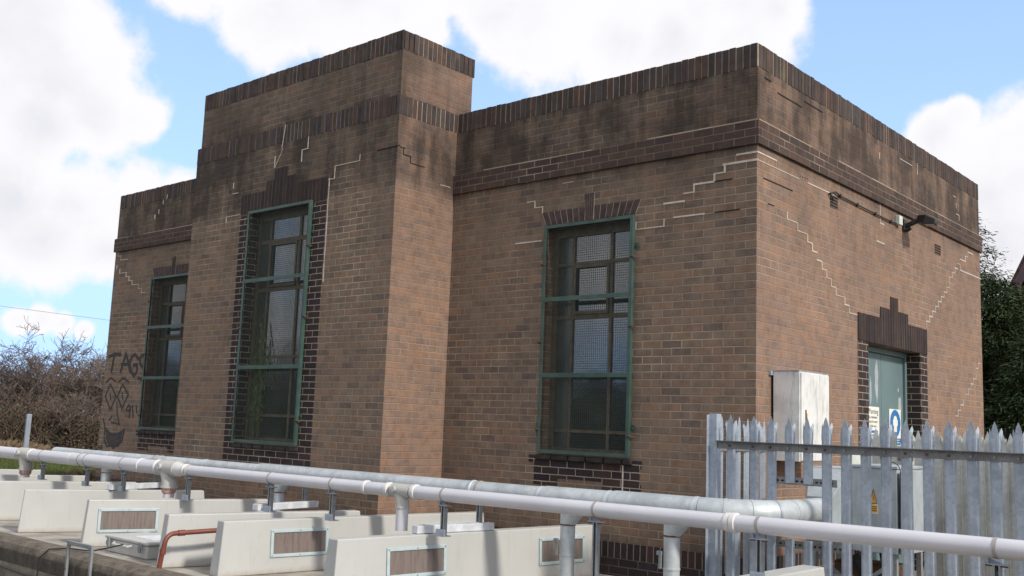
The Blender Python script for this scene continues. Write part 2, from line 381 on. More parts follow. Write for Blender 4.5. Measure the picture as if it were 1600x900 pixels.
t.put(b.inputs['Base Color'], c); b.inputs['Roughness'].default_value = .93; bump(t, b, nb, .02)
w_.build('wall_face', m_cw, rw, smooth=True)
M().box(-22,10,-3.44,-3.412,-4.12,-4.088).build('edge_strip', plain('aluminium_strip', (.5,.48,.46), .5, .2, 5), rw)

# ------------------------------------------------------------------ building
bl = thing('brick_building', 'flat roofed brown brick building with raised central tower and white stepped cracks', 'building', (-6.06,3.3,GZ))
Z0 = -4.4
def panel(mm, ax, val, u0, u1, z0, z1, hole=None, flip=False):
    P = (lambda u, z: (u, val, z)) if ax == 1 else (lambda u, z: (val, u, z))
    us, zs = [u0, u1], [z0, z1]
    if hole: us = sorted({u0, u1, hole[0], hole[1]}); zs = sorted({z0, z1, max(hole[2], z0), hole[3]})
    for i in range(len(us)-1):
        for j in range(len(zs)-1):
            if hole and hole[0] <= us[i] < hole[1] and hole[2] <= zs[j] < hole[3]: continue
            q = [P(us[i],zs[j]),P(us[i+1],zs[j]),P(us[i+1],zs[j+1]),P(us[i],zs[j+1])]
            mm.quad(*(q if not flip else q[::-1]))
RW = (-2.50, -1.375, -2.96, -.555); LW = (-L+1.375, -L+2.50, -2.96, -.555); TW = (-6.72, -5.44, -3.01, -.09)
DW = (2.58, 4.20, -4.5, -1.637); CZ = .76
wf = M()
panel(wf, 1, 0, B, 0, Z0, CZ, RW); panel(wf, 1, 0, -L, A, Z0, CZ, LW)
panel(wf, 1, DT, A, B, Z0, CZ, TW)
panel(wf, 0, -L, 0, W, Z0, CZ, None, True); panel(wf, 1, W, -L, 0, Z0, CZ, None, True)
panel(wf, 0, A, DT, .0, Z0, CZ, None, True)
# upper tower block
ut = (A+.03, B-.03, DT+.03, .255)
panel(wf, 1, ut[2], ut[0], ut[1], Hp, Ht-.233); panel(wf, 0, ut[0], ut[2], ut[3], CZ, Ht-.233, None, True); panel(wf, 1, ut[3], ut[0], ut[1], .5, Ht-.233, None, True)
for (x0, x1, z0, z1), y, d in ((RW, 0, .15), (LW, 0, .15), (TW, DT, .15)):     # reveals
    rv_ = M(); rv_.quad((x0,y,z0),(x0,y+d,z0),(x0,y+d,z1),(x0,y,z1)); rv_.quad((x1,y,z0),(x1,y,z1),(x1,y+d,z1),(x1,y+d,z0))
    rv_.quad((x0,y,z1),(x0,y+d,z1),(x1,y+d,z1),(x1,y,z1)); rv_.quad((x0,y,z0),(x1,y,z0),(x1,y+d,z0),(x0,y+d,z0))
    rv_.build('reveal', m_dark if y < -.5 else m_brick, bl)
wf.build('wall', m_brick, bl)
ws = M(); panel(ws, 0, B, DT, .0, Z0, CZ); panel(ws, 0, ut[1], ut[2], ut[3], Hp, Ht-.233)
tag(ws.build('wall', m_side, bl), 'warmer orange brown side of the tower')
ws = M(); panel(ws, 0, 0, 0, W, Z0, CZ, DW)
ws.quad((0,DW[0],DW[3]),(0,DW[1],DW[3]),(-.25,DW[1],DW[3]),(-.25,DW[0],DW[3]))
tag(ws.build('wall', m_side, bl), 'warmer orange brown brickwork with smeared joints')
def soldier_run(mm, a, b_, face, ax, z0, z1, thick=.12, jit=.003):
    "individual upright bricks along a wall top from a to b_, standing on the plane face"
    sgn = 1 if a < b_ else -1; k = a
    i0 = math.floor(min(a,b_)/.076)
    lo, hi = min(a,b_), max(a,b_); x = i0*.076
    off = -.06 if ax == 0 else 0
    x += off % .076 - .076
    while x < hi:
        s0, s1 = max(x+.004, lo), min(x+.072, hi)
        if s1-s0 > .012:
            j = random.uniform(-jit, jit); zt = z1+random.uniform(-.006, .003)
            f0, f1 = sorted((face+(j if thick > 0 else -j), face+thick))
            if ax == 1: mm.box(s0, s1, f0, f1, z0, zt)
            else: mm.box(f0, f1, s0, s1, z0, zt)
        x += .076
cp = M(); co = M()
def core(x0, x1, y0, y1, z0, z1): co.box(x0, x1, y0, y1, z0+.001, z1-.006)
e = .004
def cope(runs):
    c_ = M()
    for r_ in runs: soldier_run(c_, *r_)
    c_.build('coping', m_cope, bl, bevel=.003)
tz = Ht-.233
cope([(B+e, 0, -e, 1, CZ, Hp, .22), (.0, W, e, 0, CZ, Hp, -.22), (-L, 0, W+e, 1, CZ, Hp, -.22), (0, W, -L-e, 0, CZ, Hp, .22), (-L, A-e, -e, 1, CZ, Hp, .22)])
cope([(A-e, B+e, DT-e, 1, CZ, Hp, .22), (DT, 0, B+e, 0, CZ, Hp, -.22), (DT, 0, A-e, 0, CZ, Hp, .22)])
cope([(ut[0], ut[1], ut[2]-e, 1, tz, Ht, .22), (ut[2], ut[3]+.03, ut[1]+e, 0, tz, Ht, -.22), (ut[2], ut[3]+.03, ut[0]-e, 0, tz, Ht, .22), (ut[0], ut[1], ut[3]+.03, 1, tz, Ht, -.22)])
core(B-.0, -.0, 0, .215, CZ, Hp); core(-L, A, 0, .215, CZ, Hp); core(-.215, 0, .215, W, CZ, Hp); core(-L, -.215, W-.215, W, CZ, Hp); core(-L, -L+.215, .215, W-.215, CZ, Hp)
core(A, B, DT, -.001, CZ, Hp); core(ut[0], ut[1], ut[2], ut[3]+.02, tz, Ht)
co.build('mortar_bed', m_mortar, bl)
# string course: three courses standing 30 mm proud
sc = M(); p = .03
sc.box(B, p, -p, 0, 0, .228).box(-L-p, A, -p, 0, 0, .228).box(0, p, 0, W, 0, .228).box(-L-p, p, W, W+p, 0, .228).box(-L-p, -L, 0, W, 0, .228)
m_band = brick('string_course_brick', [(.085,.056,.048),(.066,.046,.042),(.10,.062,.05),(.055,.04,.038)], (.20,.155,.12), soot=.3, white=.5, smear=.5)
sc.build('string_course', m_band, bl, bevel=.003)
mf_ = M(); x = B
def fil(a, b_, ax, val, sg):
    u = a
    while u < b_:
        l_ = random.uniform(.2, .9); v1 = min(u+l_, b_)
        if random.random() < .72:
            h_ = random.uniform(.006, .013); lo_, hi_ = sorted((val, val+sg*.022))
            if ax == 1: mf_.box(u, v1, lo_, hi_, .2285, .2285+h_)
            else: mf_.box(lo_, hi_, u, v1, .2285, .2285+h_)
        u = v1
for a_ in ((B, 0, 1, -.001, -1), (-L, A, 1, -.001, -1), (0, W, 0, .001, 1)):
    mf_ = M(); fil(*a_); mf_.build('mortar_fillet', m_mortar, bl)
M().box(-L+.01, -.01, .01, W-.01, .3, .42).box(ut[0]+.22, ut[1]-.22, ut[2]+.22, ut[3]-.22, 1.2, 1.4).build('roof', m_roof, bl)
# plinth: dark bricks, a rowlock course on top
q = .004
M().box(B, q, -q, -q+.003, Z0, -3.952).box(.001, q, 0, DW[0], Z0, -3.952).build('plinth', m_plinth, bl)
M().box(-L-q, A, -q, -q+.003, Z0, -3.952).build('plinth', m_plinth, bl)
M().box(A-q, B+q, DT-q, DT-q+.003, Z0, -3.952).box(B+.001, B+q, DT, 0, Z0, -3.952).build('plinth', m_plinth, bl)
M().box(.001, q, DW[1], W, Z0, -3.952).build('plinth', m_plinth, bl)
pr = M()
for (x0, x1, y) in ((B, q, -q), (-L-q, A, -q), (A-q, B+q, DT-q)): pr.box(x0, x1, y, y+.003, -3.951, -3.80)
pr.box(.001, q, 0, DW[0], -3.951, -3.80).box(B+.001, B+q, DT, 0, -3.951, -3.80)
pr.build('rowlock_course', m_row, bl)

# window dressings -------------------------------------------------
def win_dress(x0, x1, zt, zb, y, arch=True, full=False):
    cx = (x0+x1)/2
    d = M(); yy = y-.006
    if full:      # tower window: dark jambs all the way, stepped head
        for s in (-1, 1):
            d = M(); a_, b_ = sorted((cx+s*.895, x0 if s < 0 else x1))
            z = zb-.27
            r = 0
            while z < zt-.02:
                z1 = min(z+.076, -.085)
                d.box(a_, b_, yy, y-.001, z, z1); z += .076; r += 1
            d.build('quoin_surround', m_dark, bl)
        d = M(); d.box(x0, x1, yy, y-.001, zb-.27+.0, zb-.03)
        d.build('quoin_surround', m_dark, bl)
        h = M(); yl = y-.007
        for a_, b_, zz_ in ((-.895,-.36,.175),(-.36,-.19,.30),(-.19,.07,.44),(.07,.25,.31),(.25,.895,.19)):
            h.box(cx+a_, cx+b_, yl, y-.001, -.085, zz_)
        h.build('lintel', m_lintel, bl)
    else:
        mo = M(); vo_ = M()      # flat arch of splayed dark bricks with a taller key of four thin ones
        zb_ = -.52; zt_ = -.375; n = 7
        mo.poly([(cx-.59,yy+.003,zb_),(cx+.59,yy+.003,zb_),(cx+.655,yy+.003,zt_+.0),(cx-.655,yy+.003,zt_+.0)], (0,.0025,0))
        mo.box(cx-.062, cx+.062, yy+.003, y-.0005, zt_, -.228)
        for s in (-1, 1):
            for i in range(n):
                a0 = .064+i*(.526/n); a1 = .064+(i+1)*(.526/n)-.010
                b0 = .064+i*(.591/n); b1 = .064+(i+1)*(.591/n)-.010
                j = random.uniform(-.001, .001)
                vo_.poly([(cx+s*a0,yy+j,zb_),(cx+s*a1,yy+j,zb_),(cx+s*b1,yy+j,zt_),(cx+s*b0,yy+j,zt_)], (0,.005,0))
        for i in range(4):
            a0 = -.06+i*.0305; vo_.poly([(cx+a0*.85,yy-.001,zb_),(cx+(a0+.023)*.85,yy-.001,zb_),(cx+a0+.023,yy-.001,-.23),(cx+a0,yy-.001,-.23)], (0,.005,0))
        lo = mo.build('lintel_mortar', m_mortar, bl); vo_.build('lintel', m_voussoir, bl)
        d.box(cx-.72, cx+.72, yy, y-.001, -3.076, -3.0).box(cx-.645, cx+.7, yy, y-.001, -3.228, -3.077)
        d.box(cx-.645, cx-.33, yy, y-.001, -3.304, -3.229).box(cx+.25, cx+.72, yy, y-.001, -3.304, -3.229)
        d.build('sill_courses', m_dark, bl)
    # sill: rounded dark bricks projecting a little
    s_ = M(); x = x0-.02; hgt = .045
    while x < x1+.01:
        wd = min(.222, x1+.03-x); s_.box(x, x+wd-.008, y-.045, y+.02, zb-.075, zb-.022); x += .225
    s_.build('sill', plain('sill_brick', (.045,.037,.036), .7, .3, 10, bumpd=.004, spec=.3), bl, bevel=.012)
win_dress(-2.53, -1.35, -.52, -2.97, 0); win_dress(-L+1.35, -L+2.53, -.52, -2.97, 0); win_dress(TW[0], TW[1], -.09, -3.03, DT, full=True)

def window(x0, x1, z0, z1, y, mul, trans, lights, lab=None):
    yf = y+.12; f = M(); t_ = .05
    f.box(x0, x0+.06, yf, yf+.05, z0, z1).box(x1-.055, x1, yf, yf+.05, z0, z1).box(x0+.06, x1-.055, yf, yf+.05, z1-.10, z1).box(x0+.06, x1-.055, yf, yf+.05, z0, z0+.045)
    for mx in mul: f.box(mx-.018, mx+.018, yf+.006, yf+.046, z0+.045, z1-.10)
    for k, (tz_, th) in enumerate(trans):
        xs = [x0+.06]+[v for mx in mul for v in (mx-.018, mx+.018)]+[x1-.055]
        for i in range(0, len(xs), 2): f.box(xs[i], xs[i+1], yf+.008, yf+.044, tz_-th/2, tz_+th/2)
    for (a, b_, c_, d_) in lights:     # hung lights: a raised inner frame
        f.box(a, a+.028, yf-.012, yf+.007, c_, d_).box(b_-.028, b_, yf-.012, yf+.007, c_, d_).box(a+.028, b_-.028, yf-.012, yf+.007, d_-.03, d_).box(a+.028, b_-.028, yf-.012, yf+.007, c_, c_+.035)
    w_ = f.build('window', m_wood, bl, bevel=.002)
    gl = M(); gl.box(mul[0], x1-.05, yf+.024, yf+.030, z0+.03, z1-.09); gl.build('pane', m_glass, w_)
    gl = M(); gl.box(x0+.05, mul[0]-.001, yf+.024, yf+.030, z0+.03, z1-.09); gl.build('pane', m_frost, w_)
    bk = M(); bk.box(x0-.1, x1+.1, yf+.07, yf+.08, z0-.1, z1+.1)
    return w_
tr = [(-.955,.04),(-1.53,.045),(-2.735,.032)]
window(*RW[:2], RW[2], RW[3], 0, [-2.235,-1.732], tr, [(-2.215,-1.752,-1.505,-.975)])
window(*LW[:2], LW[2], LW[3], 0, [LW[0]+.27,LW[0]+.77], tr, [(LW[0]+.29,LW[0]+.75,-1.505,-.975)])
window(*TW[:2], TW[2], TW[3], DT, [-6.455,-5.835], [(-.475,.05),(-1.10,.045),(-1.96,.03),(-2.69,.035)], [(-6.43,-5.86,-1.07,-.50)])

def grille(x0, x1, z0, z1, y, bars):
    fr = M(); a_ = .036
    fr.box(x0, x0+a_, y-.005, y, z0, z1).box(x1-a_, x1, y-.005, y, z0, z1).box(x0+a_, x1-a_, y-.005, y, z1-a_, z1).box(x0+a_, x1-a_, y-.005, y, z0, z0+a_)
    fr.box(x0, x0+.005, y, y+.035, z0, z1).box(x1-.005, x1, y, y+.035, z0, z1).box(x0+.005, x1-.005, y, y+.035, z1-.005, z1).box(x0+.005, x1-.005, y, y+.035, z0, z0+.005)
    for bz in bars: fr.box(x0+a_, x1-a_, y-.006, y-.001, bz-.024, bz+.024)
    g_ = fr.build('window_grille', m_green, bl, bevel=.0015)
    wm = M(); s = .0254; r = .0013
    x = x0+.02
    while x < x1-.015: wm.box(x-r, x+r, y+.002, y+.0046, z0+.01, z1-.01); x += s
    z = z0+.02
    while z < z1-.015: wm.box(x0+.01, x1-.01, y+.0048, y+.0074, z-r, z+r); z += s
    tag(wm.build('wire_mesh', m_wire, g_), kind=None)
    for sx, xx in ((-1, x0), (1, x1)):
        for k, fz in enumerate((.13, .88)):
            zz_ = z1-(z1-z0)*fz; lg = M(); lg.box(min(xx, xx+sx*.045), max(xx, xx+sx*.045), y+.034, y+.040, zz_-.028, zz_+.028).box(xx+sx*.03-.008, xx+sx*.03+.008, y+.022, y+.034, zz_-.008, zz_+.008)
            lg.build('fixing_lug', m_green, g_)
        for fz in (.18, .47, .91) if sx > 0 else (.17, .52, .90):
            zz_ = z1-(z1-z0)*fz+random.uniform(-.03,.03); hk = M(); hk.tube([(xx-sx*.03,y-.012,zz_),(xx+sx*.015,y-.014,zz_+.004),(xx+sx*.04,y+.03,zz_-.012)], .008, 6)
            hk.build('rusty_hook', m_rust, g_)
grille(-2.515, -1.347, -2.975, -.5375, -.05, (-1.35, -2.16))
grille(-L+1.347, -L+2.515, -2.975, -.5375, -.05, (-1.357, -2.165))
grille(-6.74, -5.425, -3.035, -.075, -.993, (-.995, -2.10))
m_leafg = leafm('window_plant_leaves', [(0,(.05,.085,.025)),(.6,(.09,.13,.04)),(1,(.22,.26,.10))])
rnp = random.Random(4); vp = thing('trailing_plant', 'pale green straggly plant growing up behind the mesh of the tall tower window', 'plant', (-6.38,DT+.07,TW[2]+.02))
st_, lv_ = M(), M()
for k in range(6):
    x = -6.42+rnp.uniform(-.12,.14); p = Vector((x, DT+.07, TW[2]+.05)); pts = [p]; top = rnp.uniform(.5,1.5)
    for i in range(9): p = p+Vector((rnp.uniform(-.03,.035), 0, top/9)); pts.append(p)
    for i in range(3): p = p+Vector((rnp.uniform(.02,.07), 0, -.06*(i+1))); pts.append(p)
    st_.tube(pts, .004, 5)
    for q_ in pts[2:]:
        for _ in range(5):
            c_ = q_+Vector((rnp.gauss(0,.04),rnp.uniform(-.03,.03),rnp.gauss(0,.05))); a = Vector((rnp.gauss(0,.4),rnp.gauss(0,.3),-1)).normalized()*rnp.uniform(.03,.10); b_ = Vector((.006,.003,0))
            lv_.add([c_, c_+a*.5+b_, c_+a, c_+a*.5-b_], [(0,1,2,3)])
st_.build('stem', m_leafg, vp); lv_.build('leaves', m_leafg, vp)
# door --------------------------------------------------------------
ds = M(); x_ = .006
for (y0, y1, ya) in ((2.30, 2.58, 2.5805), (4.20, 4.43, 4.1965)): M().box(.001, x_, y0, y1, Z0, -1.637).box(-.21, .0, ya, ya+.003, Z0, -1.64).build('quoin_surround', m_dark, bl)
dl = M()
def lint(y0, y1, zt):
    y = y0
    while y < y1-.01:
        dl.box(.001, .012+random.uniform(-.002,.002), y+.002, min(y+.0735, y1), -1.637, zt+random.uniform(-.003,.003)); y += .0755
lint(2.30, 2.94, -1.333); lint(2.94, 3.25, -1.205); lint(3.25, 3.475, -1.05); lint(3.475, 3.79, -1.205); lint(3.79, 4.43, -1.325)
dl.build('lintel', m_lintel, bl, bevel=.003)
df = M(); df.box(-.26, -.16, 2.584, 2.64, Z0, -1.64).box(-.26, -.16, 4.14, 4.196, Z0, -1.64).box(-.26, -.16, 2.64, 4.14, -1.70, -1.64)
door = df.build('door', m_door, bl, bevel=.004)
for y0, y1 in ((2.645, 3.44), (3.447, 4.135)):
    dd = M().box(-.235, -.19, y0, y1, -4.18, -1.705); lf = dd.build('door_leaf', m_door, door, bevel=.004)
# flaked patches of bare undercoat
fl = M()
for cy, cz, ry, rz, in ((3.30,-2.02,.055,.25),(3.12,-2.15,.03,.16),(4.02,-2.28,.05,.12),(3.98,-2.1,.02,.03)):
    pts = []
    for k in range(22):
        a = 2*math.pi*k/22; rr = random.uniform(.7, 1.15); pts.append((-.1895, cy+math.cos(a)*ry*rr, cz+math.sin(a)*rz*rr))
    M().poly(pts, (.0012,0,0)).build('flaked_patch', m_flake, door)
M().tube([(-.19,3.40,-2.95),(-.15,3.40,-2.95),(-.15,3.40,-3.09),(-.19,3.40,-3.09)], .008, 8).build('handle', m_strut, door)
# air bricks --------------------------------------------------------
for y0, y1, z0, z1 in ((1.615,1.80,-.292,-.165),(4.80,5.02,-.30,-.175)):
    ab = M(); ab.box(.0005, .004, y0, y1, z0, z1); o = ab.build('air_brick', m_hole, bl)
    lv = M()
    for k in range(5):
        z = z0+(z1-z0)*k/4.; lv.box(.002, .006, y0, y1, z-.0035, z+.0035)
    lv.build('louvre', plain('terracotta_louvre', (.21,.14,.11), .8), o)
hl = M()
for k in range(4): c_ = on(1250.5+k*3.6, 275.5+k*1.3, 0, .0); hl.tube([(0.0005,c_.y,c_.z),(.002,c_.y,c_.z)], .009, 8)
hl.build('weep_hole', m_hole, bl)

# stepped cracks repaired with white mortar -------------------------
mr = M()
def seg(ax, val, sgn, u0, z0, u1, z1, wd=.011):
    if abs(u1-u0)+abs(z1-z0) < .004: return
    j = random.uniform(.65, 1.35); hw = wd*j/2; a0, a1 = (min(u0,u1)-hw, max(u0,u1)+hw) if abs(u1-u0) > .004 else (u0-hw, u0+hw)
    b0, b1 = (min(z0,z1), max(z0,z1)) if abs(z1-z0) > .004 else (z0-hw, z0+hw)
    lo, hi = sorted((val+sgn*.0005, val+sgn*(.0035+random.uniform(0,.001)+(.001 if abs(z1-z0)>.004 else 0))))
    if ax == 1: mr.box(a0, a1, lo, hi, b0, b1)
    else: mr.box(lo, hi, a0, a1, b0, b1)
def stair(ax, val, sgn, pts, drop=.12, wd=.011):
    global mr
    mr = M(); stair_(ax, val, sgn, pts, drop, wd)
    if mr.v: mr.build(REP[0], REP[1], bl)
    mr = M()
REP = ['mortar_repair', m_white_mortar]
def stair_(ax, val, sgn, pts, drop=.12, wd=.011):
    P = [on(x, y, ax, val) for x, y in pts]; U = 0 if ax == 1 else 1
    offu = -.06 if ax == 0 else 0
    for (p0, p1) in zip(P, P[1:]):
        u0, u1, z0, z1 = p0[U], p1[U], p0.z, p1.z
        snap = lambda z: round(z/.076)*.076
        z0, z1 = snap(z0), snap(z1); nz = int(round(abs(z1-z0)/.076))
        if nz == 0: 
            if random.random() > drop*.3: seg(ax, val, sgn, u0, z0, u1, z0, wd)
            continue
        dz = .076 if z1 > z0 else -.076; q = lambda u: round((u-offu)/.1125)*.1125+offu
        cu = q(u0); z = z0
        for k in range(nz):
            nu = q(u0+(u1-u0)*(k+1)/nz)
            if random.random() > drop: seg(ax, val, sgn, cu, z, cu, z+dz, wd)
            z += dz
            if random.random() > drop: seg(ax, val, sgn, cu, z, nu, z, wd)
            cu = nu
E_ = lambda pts, **k: stair(0, 0, 1, pts, **k)
F_ = lambda pts, **k: stair(1, 0, -1, pts, **k)
E_([(1229,330),(1258,362),(1290,420),(1318,467),(1340,487)], drop=.05); E_([(1184,239),(1213,251)], drop=0); E_([(1184,251),(1248,281)], drop=0); E_([(1262,288),(1302,306)], drop=0)
E_([(1447,508),(1470,470),(1500,415),(1518,398)], drop=.08); E_([(1500,415),(1531,438)]); E_([(1493,655),(1512,620),(1533,570)], drop=.12)
E_([(1372,372),(1381,382)], drop=.3); E_([(1375,322),(1378,345)], drop=.2); E_([(1480,530),(1484,560)], drop=.4); E_([(1460,600),(1466,640)], drop=.4)
E_([(1370,230),(1374,262)], drop=.35); E_([(1432,250),(1440,290)], drop=.4); E_([(1489,300),(1500,345)], drop=.5); E_([(1406,250),(1425,262)], drop=.3)
F_([(1183,238),(1152,243)], drop=0, wd=.018); F_([(1183,252),(1131,259),(1045,315)], drop=.04, wd=.017); F_([(1095,322),(1060,343)], drop=.1, wd=.014); F_([(1030,355),(1001,358)], drop=0, wd=.014); F_([(1045,345),(1028,356)], drop=0)
F_([(845,375),(806,379)], drop=0, wd=.016); F_([(845,335),(820,322)], drop=.1, wd=.009); F_([(990,352),(1003,358)], drop=0); F_([(895,282),(880,285)], drop=.0, wd=.006)
F_([(184,412),(227,460)], drop=.1); F_([(262,300),(240,340)], drop=.3); F_([(184,395),(198,402)], drop=.2)
T_ = lambda pts, **k: stair(1, DT, -1, pts, **k)
T_([(567,237),(525,262),(516,279)], drop=.35, wd=.010); T_([(355,345),(380,337)], drop=0); T_([(480,212),(472,262)], drop=.2)
T_([(428,245),(430,262)], drop=.2); T_([(362,290),(372,300)], drop=.3)
mr = M()
for x0, y0, x1, y1, pl_ in ((447,195,441,232,DT),(443,232,430,262,DT)):
    p0, p1 = on(x0,y0,1,pl_), on(x1,y1,1,pl_); mr.bar((p0.x,pl_-.006,p0.z),(p1.x,pl_-.006,p1.z), .006, .004, (0,1,0))
mr.build('mortar_repair', m_white_mortar, bl); mr = M()
# the long open joint down the right side of the tower window surround
xv = -6.06+.903; z = .17
while z > -1.0:
    mr.box(xv-.008+random.uniform(-.004,.005), xv+.005+random.uniform(-.004,.005), DT-.0035, DT-.0005, z-.11, z); z -= .105
mr.build('mortar_repair', m_white_mortar, bl); mr = M()
mr.box(-1.445,-1.43,-.0085,-.006,-3.33,-3.05)
mr.build('mortar_repair', m_white_mortar, bl); mr = M()
S_ = lambda pts, **k: stair(0, B, 1, pts, **k)
S_([(688,290),(703,294)], drop=0, wd=.006)
# open dark cracks
REP[:] = ['open_crack', m_hole]
F_([(1116,284),(1144,280)], drop=0, wd=.008); F_([(1117,331),(1156,326)], drop=0, wd=.008); E_([(1193,279),(1238,300)], drop=0, wd=.008); E_([(1200,316),(1209,321)], drop=0, wd=.012)
E_([(1215,147),(1252,170)], drop=0, wd=.012); E_([(1195,124),(1204,128)], drop=0, wd=.012); T_([(590,237),(624,229)], drop=0, wd=.012); E_([(1256,160),(1285,178)], drop=0, wd=.012)
S_([(625,229),(633,232),(645,247),(660,262)], drop=.0, wd=.010)

# graffiti: sprayed strokes ------------------------------------------
gf = M()
def stroke(pts, wd=.028):
    P = [on(x, y, 1, 0) for x, y in pts]
    for i in range(len(P)-1):
        a, b_ = P[i], P[i+1]; a = Vector((a.x, 0, a.z)); b_ = Vector((b_.x, 0, b_.z)); d = (b_-a)
        if d.length < 1e-4: continue
        d.normalize(); n_ = Vector((-d.z, 0, d.x))*wd/2; yy = Vector((0, -.0035-.0002*random.random(), 0))
        a = a-d*wd*.3; b_ = b_+d*wd*.3
        gf.poly([a-n_+yy, b_-n_+yy, b_+n_+yy, a+n_+yy], (0,.001,0))
z3 = lambda L_: [(x/3., 460+y/3.) for x, y in L_]
for s_ in ([(512,292),(540,280),(566,282)],[(538,280),(530,320),(522,362)],[(566,362),(578,320),(590,278),(602,318),(610,362)],[(570,328),(608,326)],
           [(648,300),(634,282),(618,292),(608,325),(614,360),(628,382),(642,362),(644,330),(626,332)],[(684,290),(668,286),(654,302),(658,326),(674,348),(682,376),(668,400),(648,392)]): stroke(z3(s_), .058)
for s_ in ([(498,412),(520,392),(544,408)],[(556,410),(580,392),(604,410)],[(518,420),(545,478),(518,540),(494,478),(518,420)],[(575,420),(602,470),(572,535),(551,480),(575,420)],
           [(517,465),(519,492)],[(574,462),(575,490)],[(548,508),(550,560),(560,612)],[(560,608),(522,600)],[(512,590),(525,570)],
           [(592,540),(604,518),(614,530),(602,546),(592,540)],[(613,525),(606,578)],[(622,520),(624,576)],[(638,520),(642,556)],
           [(484,582),(492,620),(488,680),(500,712),(540,706),(572,688),(584,630)],[(492,625),(520,655),(552,660),(584,632)]): stroke(z3(s_), .033)
for k in range(7):
    y = 640+k*10; stroke(z3([(494+k*2, y), (522, y+14), (552, y+12), (576-k*2, y-2)]), .022)
for k in range(8): stroke(z3([(500+k*10, 650+6*(k%2)), (494+k*10, 704-4*(k%2))]), .018)
stroke(z3([(462,718),(478,722),(476,706)]), .03); stroke(z3([(528,722),(548,708)]), .03)
gf.build('graffiti', m_spray, bl)

# ------------------------------------------------------------------ things on the end wall
fl_ = thing('floodlight', 'black floodlight on a stub bracket tilted out from the end wall below the parapet', 'floodlight', (0,3.72,-.10))
M().box(.002,.03,3.66,3.78,-.20,-.06).tube([(.02,3.72,-.14),(.10,3.72,-.11),(.16,3.74,-.08)], .03, 10).tube([(.03,3.72,-.20),(.09,3.71,-.17)], .022, 8).build('bracket', m_black, fl_, bevel=.004)
hd = M(); c0 = Vector((.16,3.74,-.06)); ax1 = Vector((.80,.15,-.22)).normalized(); sd = Vector((0,1,0)) ; sd = (sd-ax1*sd.dot(ax1)).normalized(); nn = ax1.cross(sd)
def rect(p, a, b_): return [p-sd*a-nn*b_, p+sd*a-nn*b_, p+sd*a+nn*b_, p-sd*a+nn*b_]
hd.hexa(rect(c0, .055, .04), rect(c0+ax1*.09, .115, .055)); hd.hexa(rect(c0+ax1*.0905, .115, .055), rect(c0+ax1*.215, .12, .025))
hd.build('housing', m_black, fl_, bevel=.006)
M().hexa(rect(c0+ax1*.105-nn*.055*(1 if nn.z > 0 else -1), .095, .003), rect(c0+ax1*.20-nn*.034*(1 if nn.z > 0 else -1), .095, .003)).build('lens', plain('lamp_lens', (.22,.23,.20), .3, .1), fl_)
tag(M().box(.002,.055,3.44,3.545,-.165,-.055).build('junction_box', m_whitep, org=(0,3.5,-.11), bevel=.005), 'small pale plastic junction box on the end wall beside the floodlight', 'junction box')
cb = M(); P = [on(x, y, 0, .02) for x, y in ((1303,313),(1296,302),(1306,300),(1313,306),(1340,320),(1368,334),(1392,346),(1402,350))]
cb.tube(P, .009, 7); cbo = cb.build('cable', m_black, org=P[4]); tag(cbo, 'black cable clipped along the end wall from the air brick to the junction box', 'cable')
k_ = M()
for i in (3, 4, 5, 6): p = P[i]; k_.box(.002,.032,p.y-.008,p.y+.008,p.z-.018,p.z+.018)
k_.build('cable_clip', m_black, cbo)

# white cabinet on the wall
cbn = thing('electrical_cabinet', 'tall white metal cabinet with weather stained door, fixed to the end wall near the corner', 'cabinet', (.16,.6,-2.92))
M().box(.025,.285,.285,.905,-2.93,-2.113).build('body', m_cab, cbn, bevel=.005)
M().box(.286,.298,.30,.89,-2.92,-2.125).build('door', m_cab, cbn, bevel=.003)
M().box(.2985,.306,.375,.387,-2.60,-2.46).build('handle', m_black, cbn); M().box(.2985,.300,.39,.42,-2.54,-2.49).build('yellow_tag', m_yellow, cbn)
M().box(.015,.285,.28,.91,-2.112,-2.104).build('top_cover', m_galv, cbn)
for z in (-2.13, -2.9): M().box(.0,.024,.24,.284,z-.02,z+.02).build('wall_bracket', m_galv, cbn)
M().box(.006,.024,.31,.88,-2.93,-2.13).build('gap_shade', m_hole, cbn)  # black filler painting the shade between cabinet and wall

# signs on the door
def txt(body, size, pos, rot, mat, parent, name='lettering', extr=.0006):
    cu = bpy.data.curves.new(name, 'FONT'); cu.body = body; cu.size = size; cu.extrude = extr; cu.align_x = 'CENTER'; cu.align_y = 'CENTER'; cu.resolution_u = 2
    o = bpy.data.objects.new('tmp', cu); col.objects.link(o); bpy.context.view_layer.update()
    me = bpy.data.meshes.new_from_object(o.evaluated_get(bpy.context.evaluated_depsgraph_get())); bpy.data.objects.remove(o)
    me.materials.clear(); me.materials.append(mat)
    o = bpy.data.objects.new(name, me); col.objects.link(o); o.parent = parent; o.location = Vector(pos)-ORG[parent.name_full]; o.rotation_euler = rot; return o
ROT = (R_(90), 0, R_(90))
def on_x(y0, y1, z0, z1, x, mat, par, nm): return M().box(x, x+.0012, y0, y1, z0, z1).build(nm, mat, par)
s1 = thing('warning_sign', 'white notice headed Warning in black on the left door leaf', 'sign', (-.188,3.18,-2.56))
M().box(-.188,-.185,2.99,3.36,-2.80,-2.33).build('board', m_signwhite, s1)
txt('Warning', .088, (-.184,3.175,-2.385), ROT, m_ink, s1)
for i, s_ in enumerate(('Ear defenders', 'must be worn', 'in this area')): txt(s_, .045, (-.184,3.175,-2.45-i*.05), ROT, m_ink, s1)
on_x(3.03,3.32,-2.79,-2.60,-.185,m_blue,s1,'blue_panel')
for i in range(3): on_x(3.07,3.28,-2.645-i*.05,-2.63-i*.05,-.1838,m_signwhite,s1,'white_line')
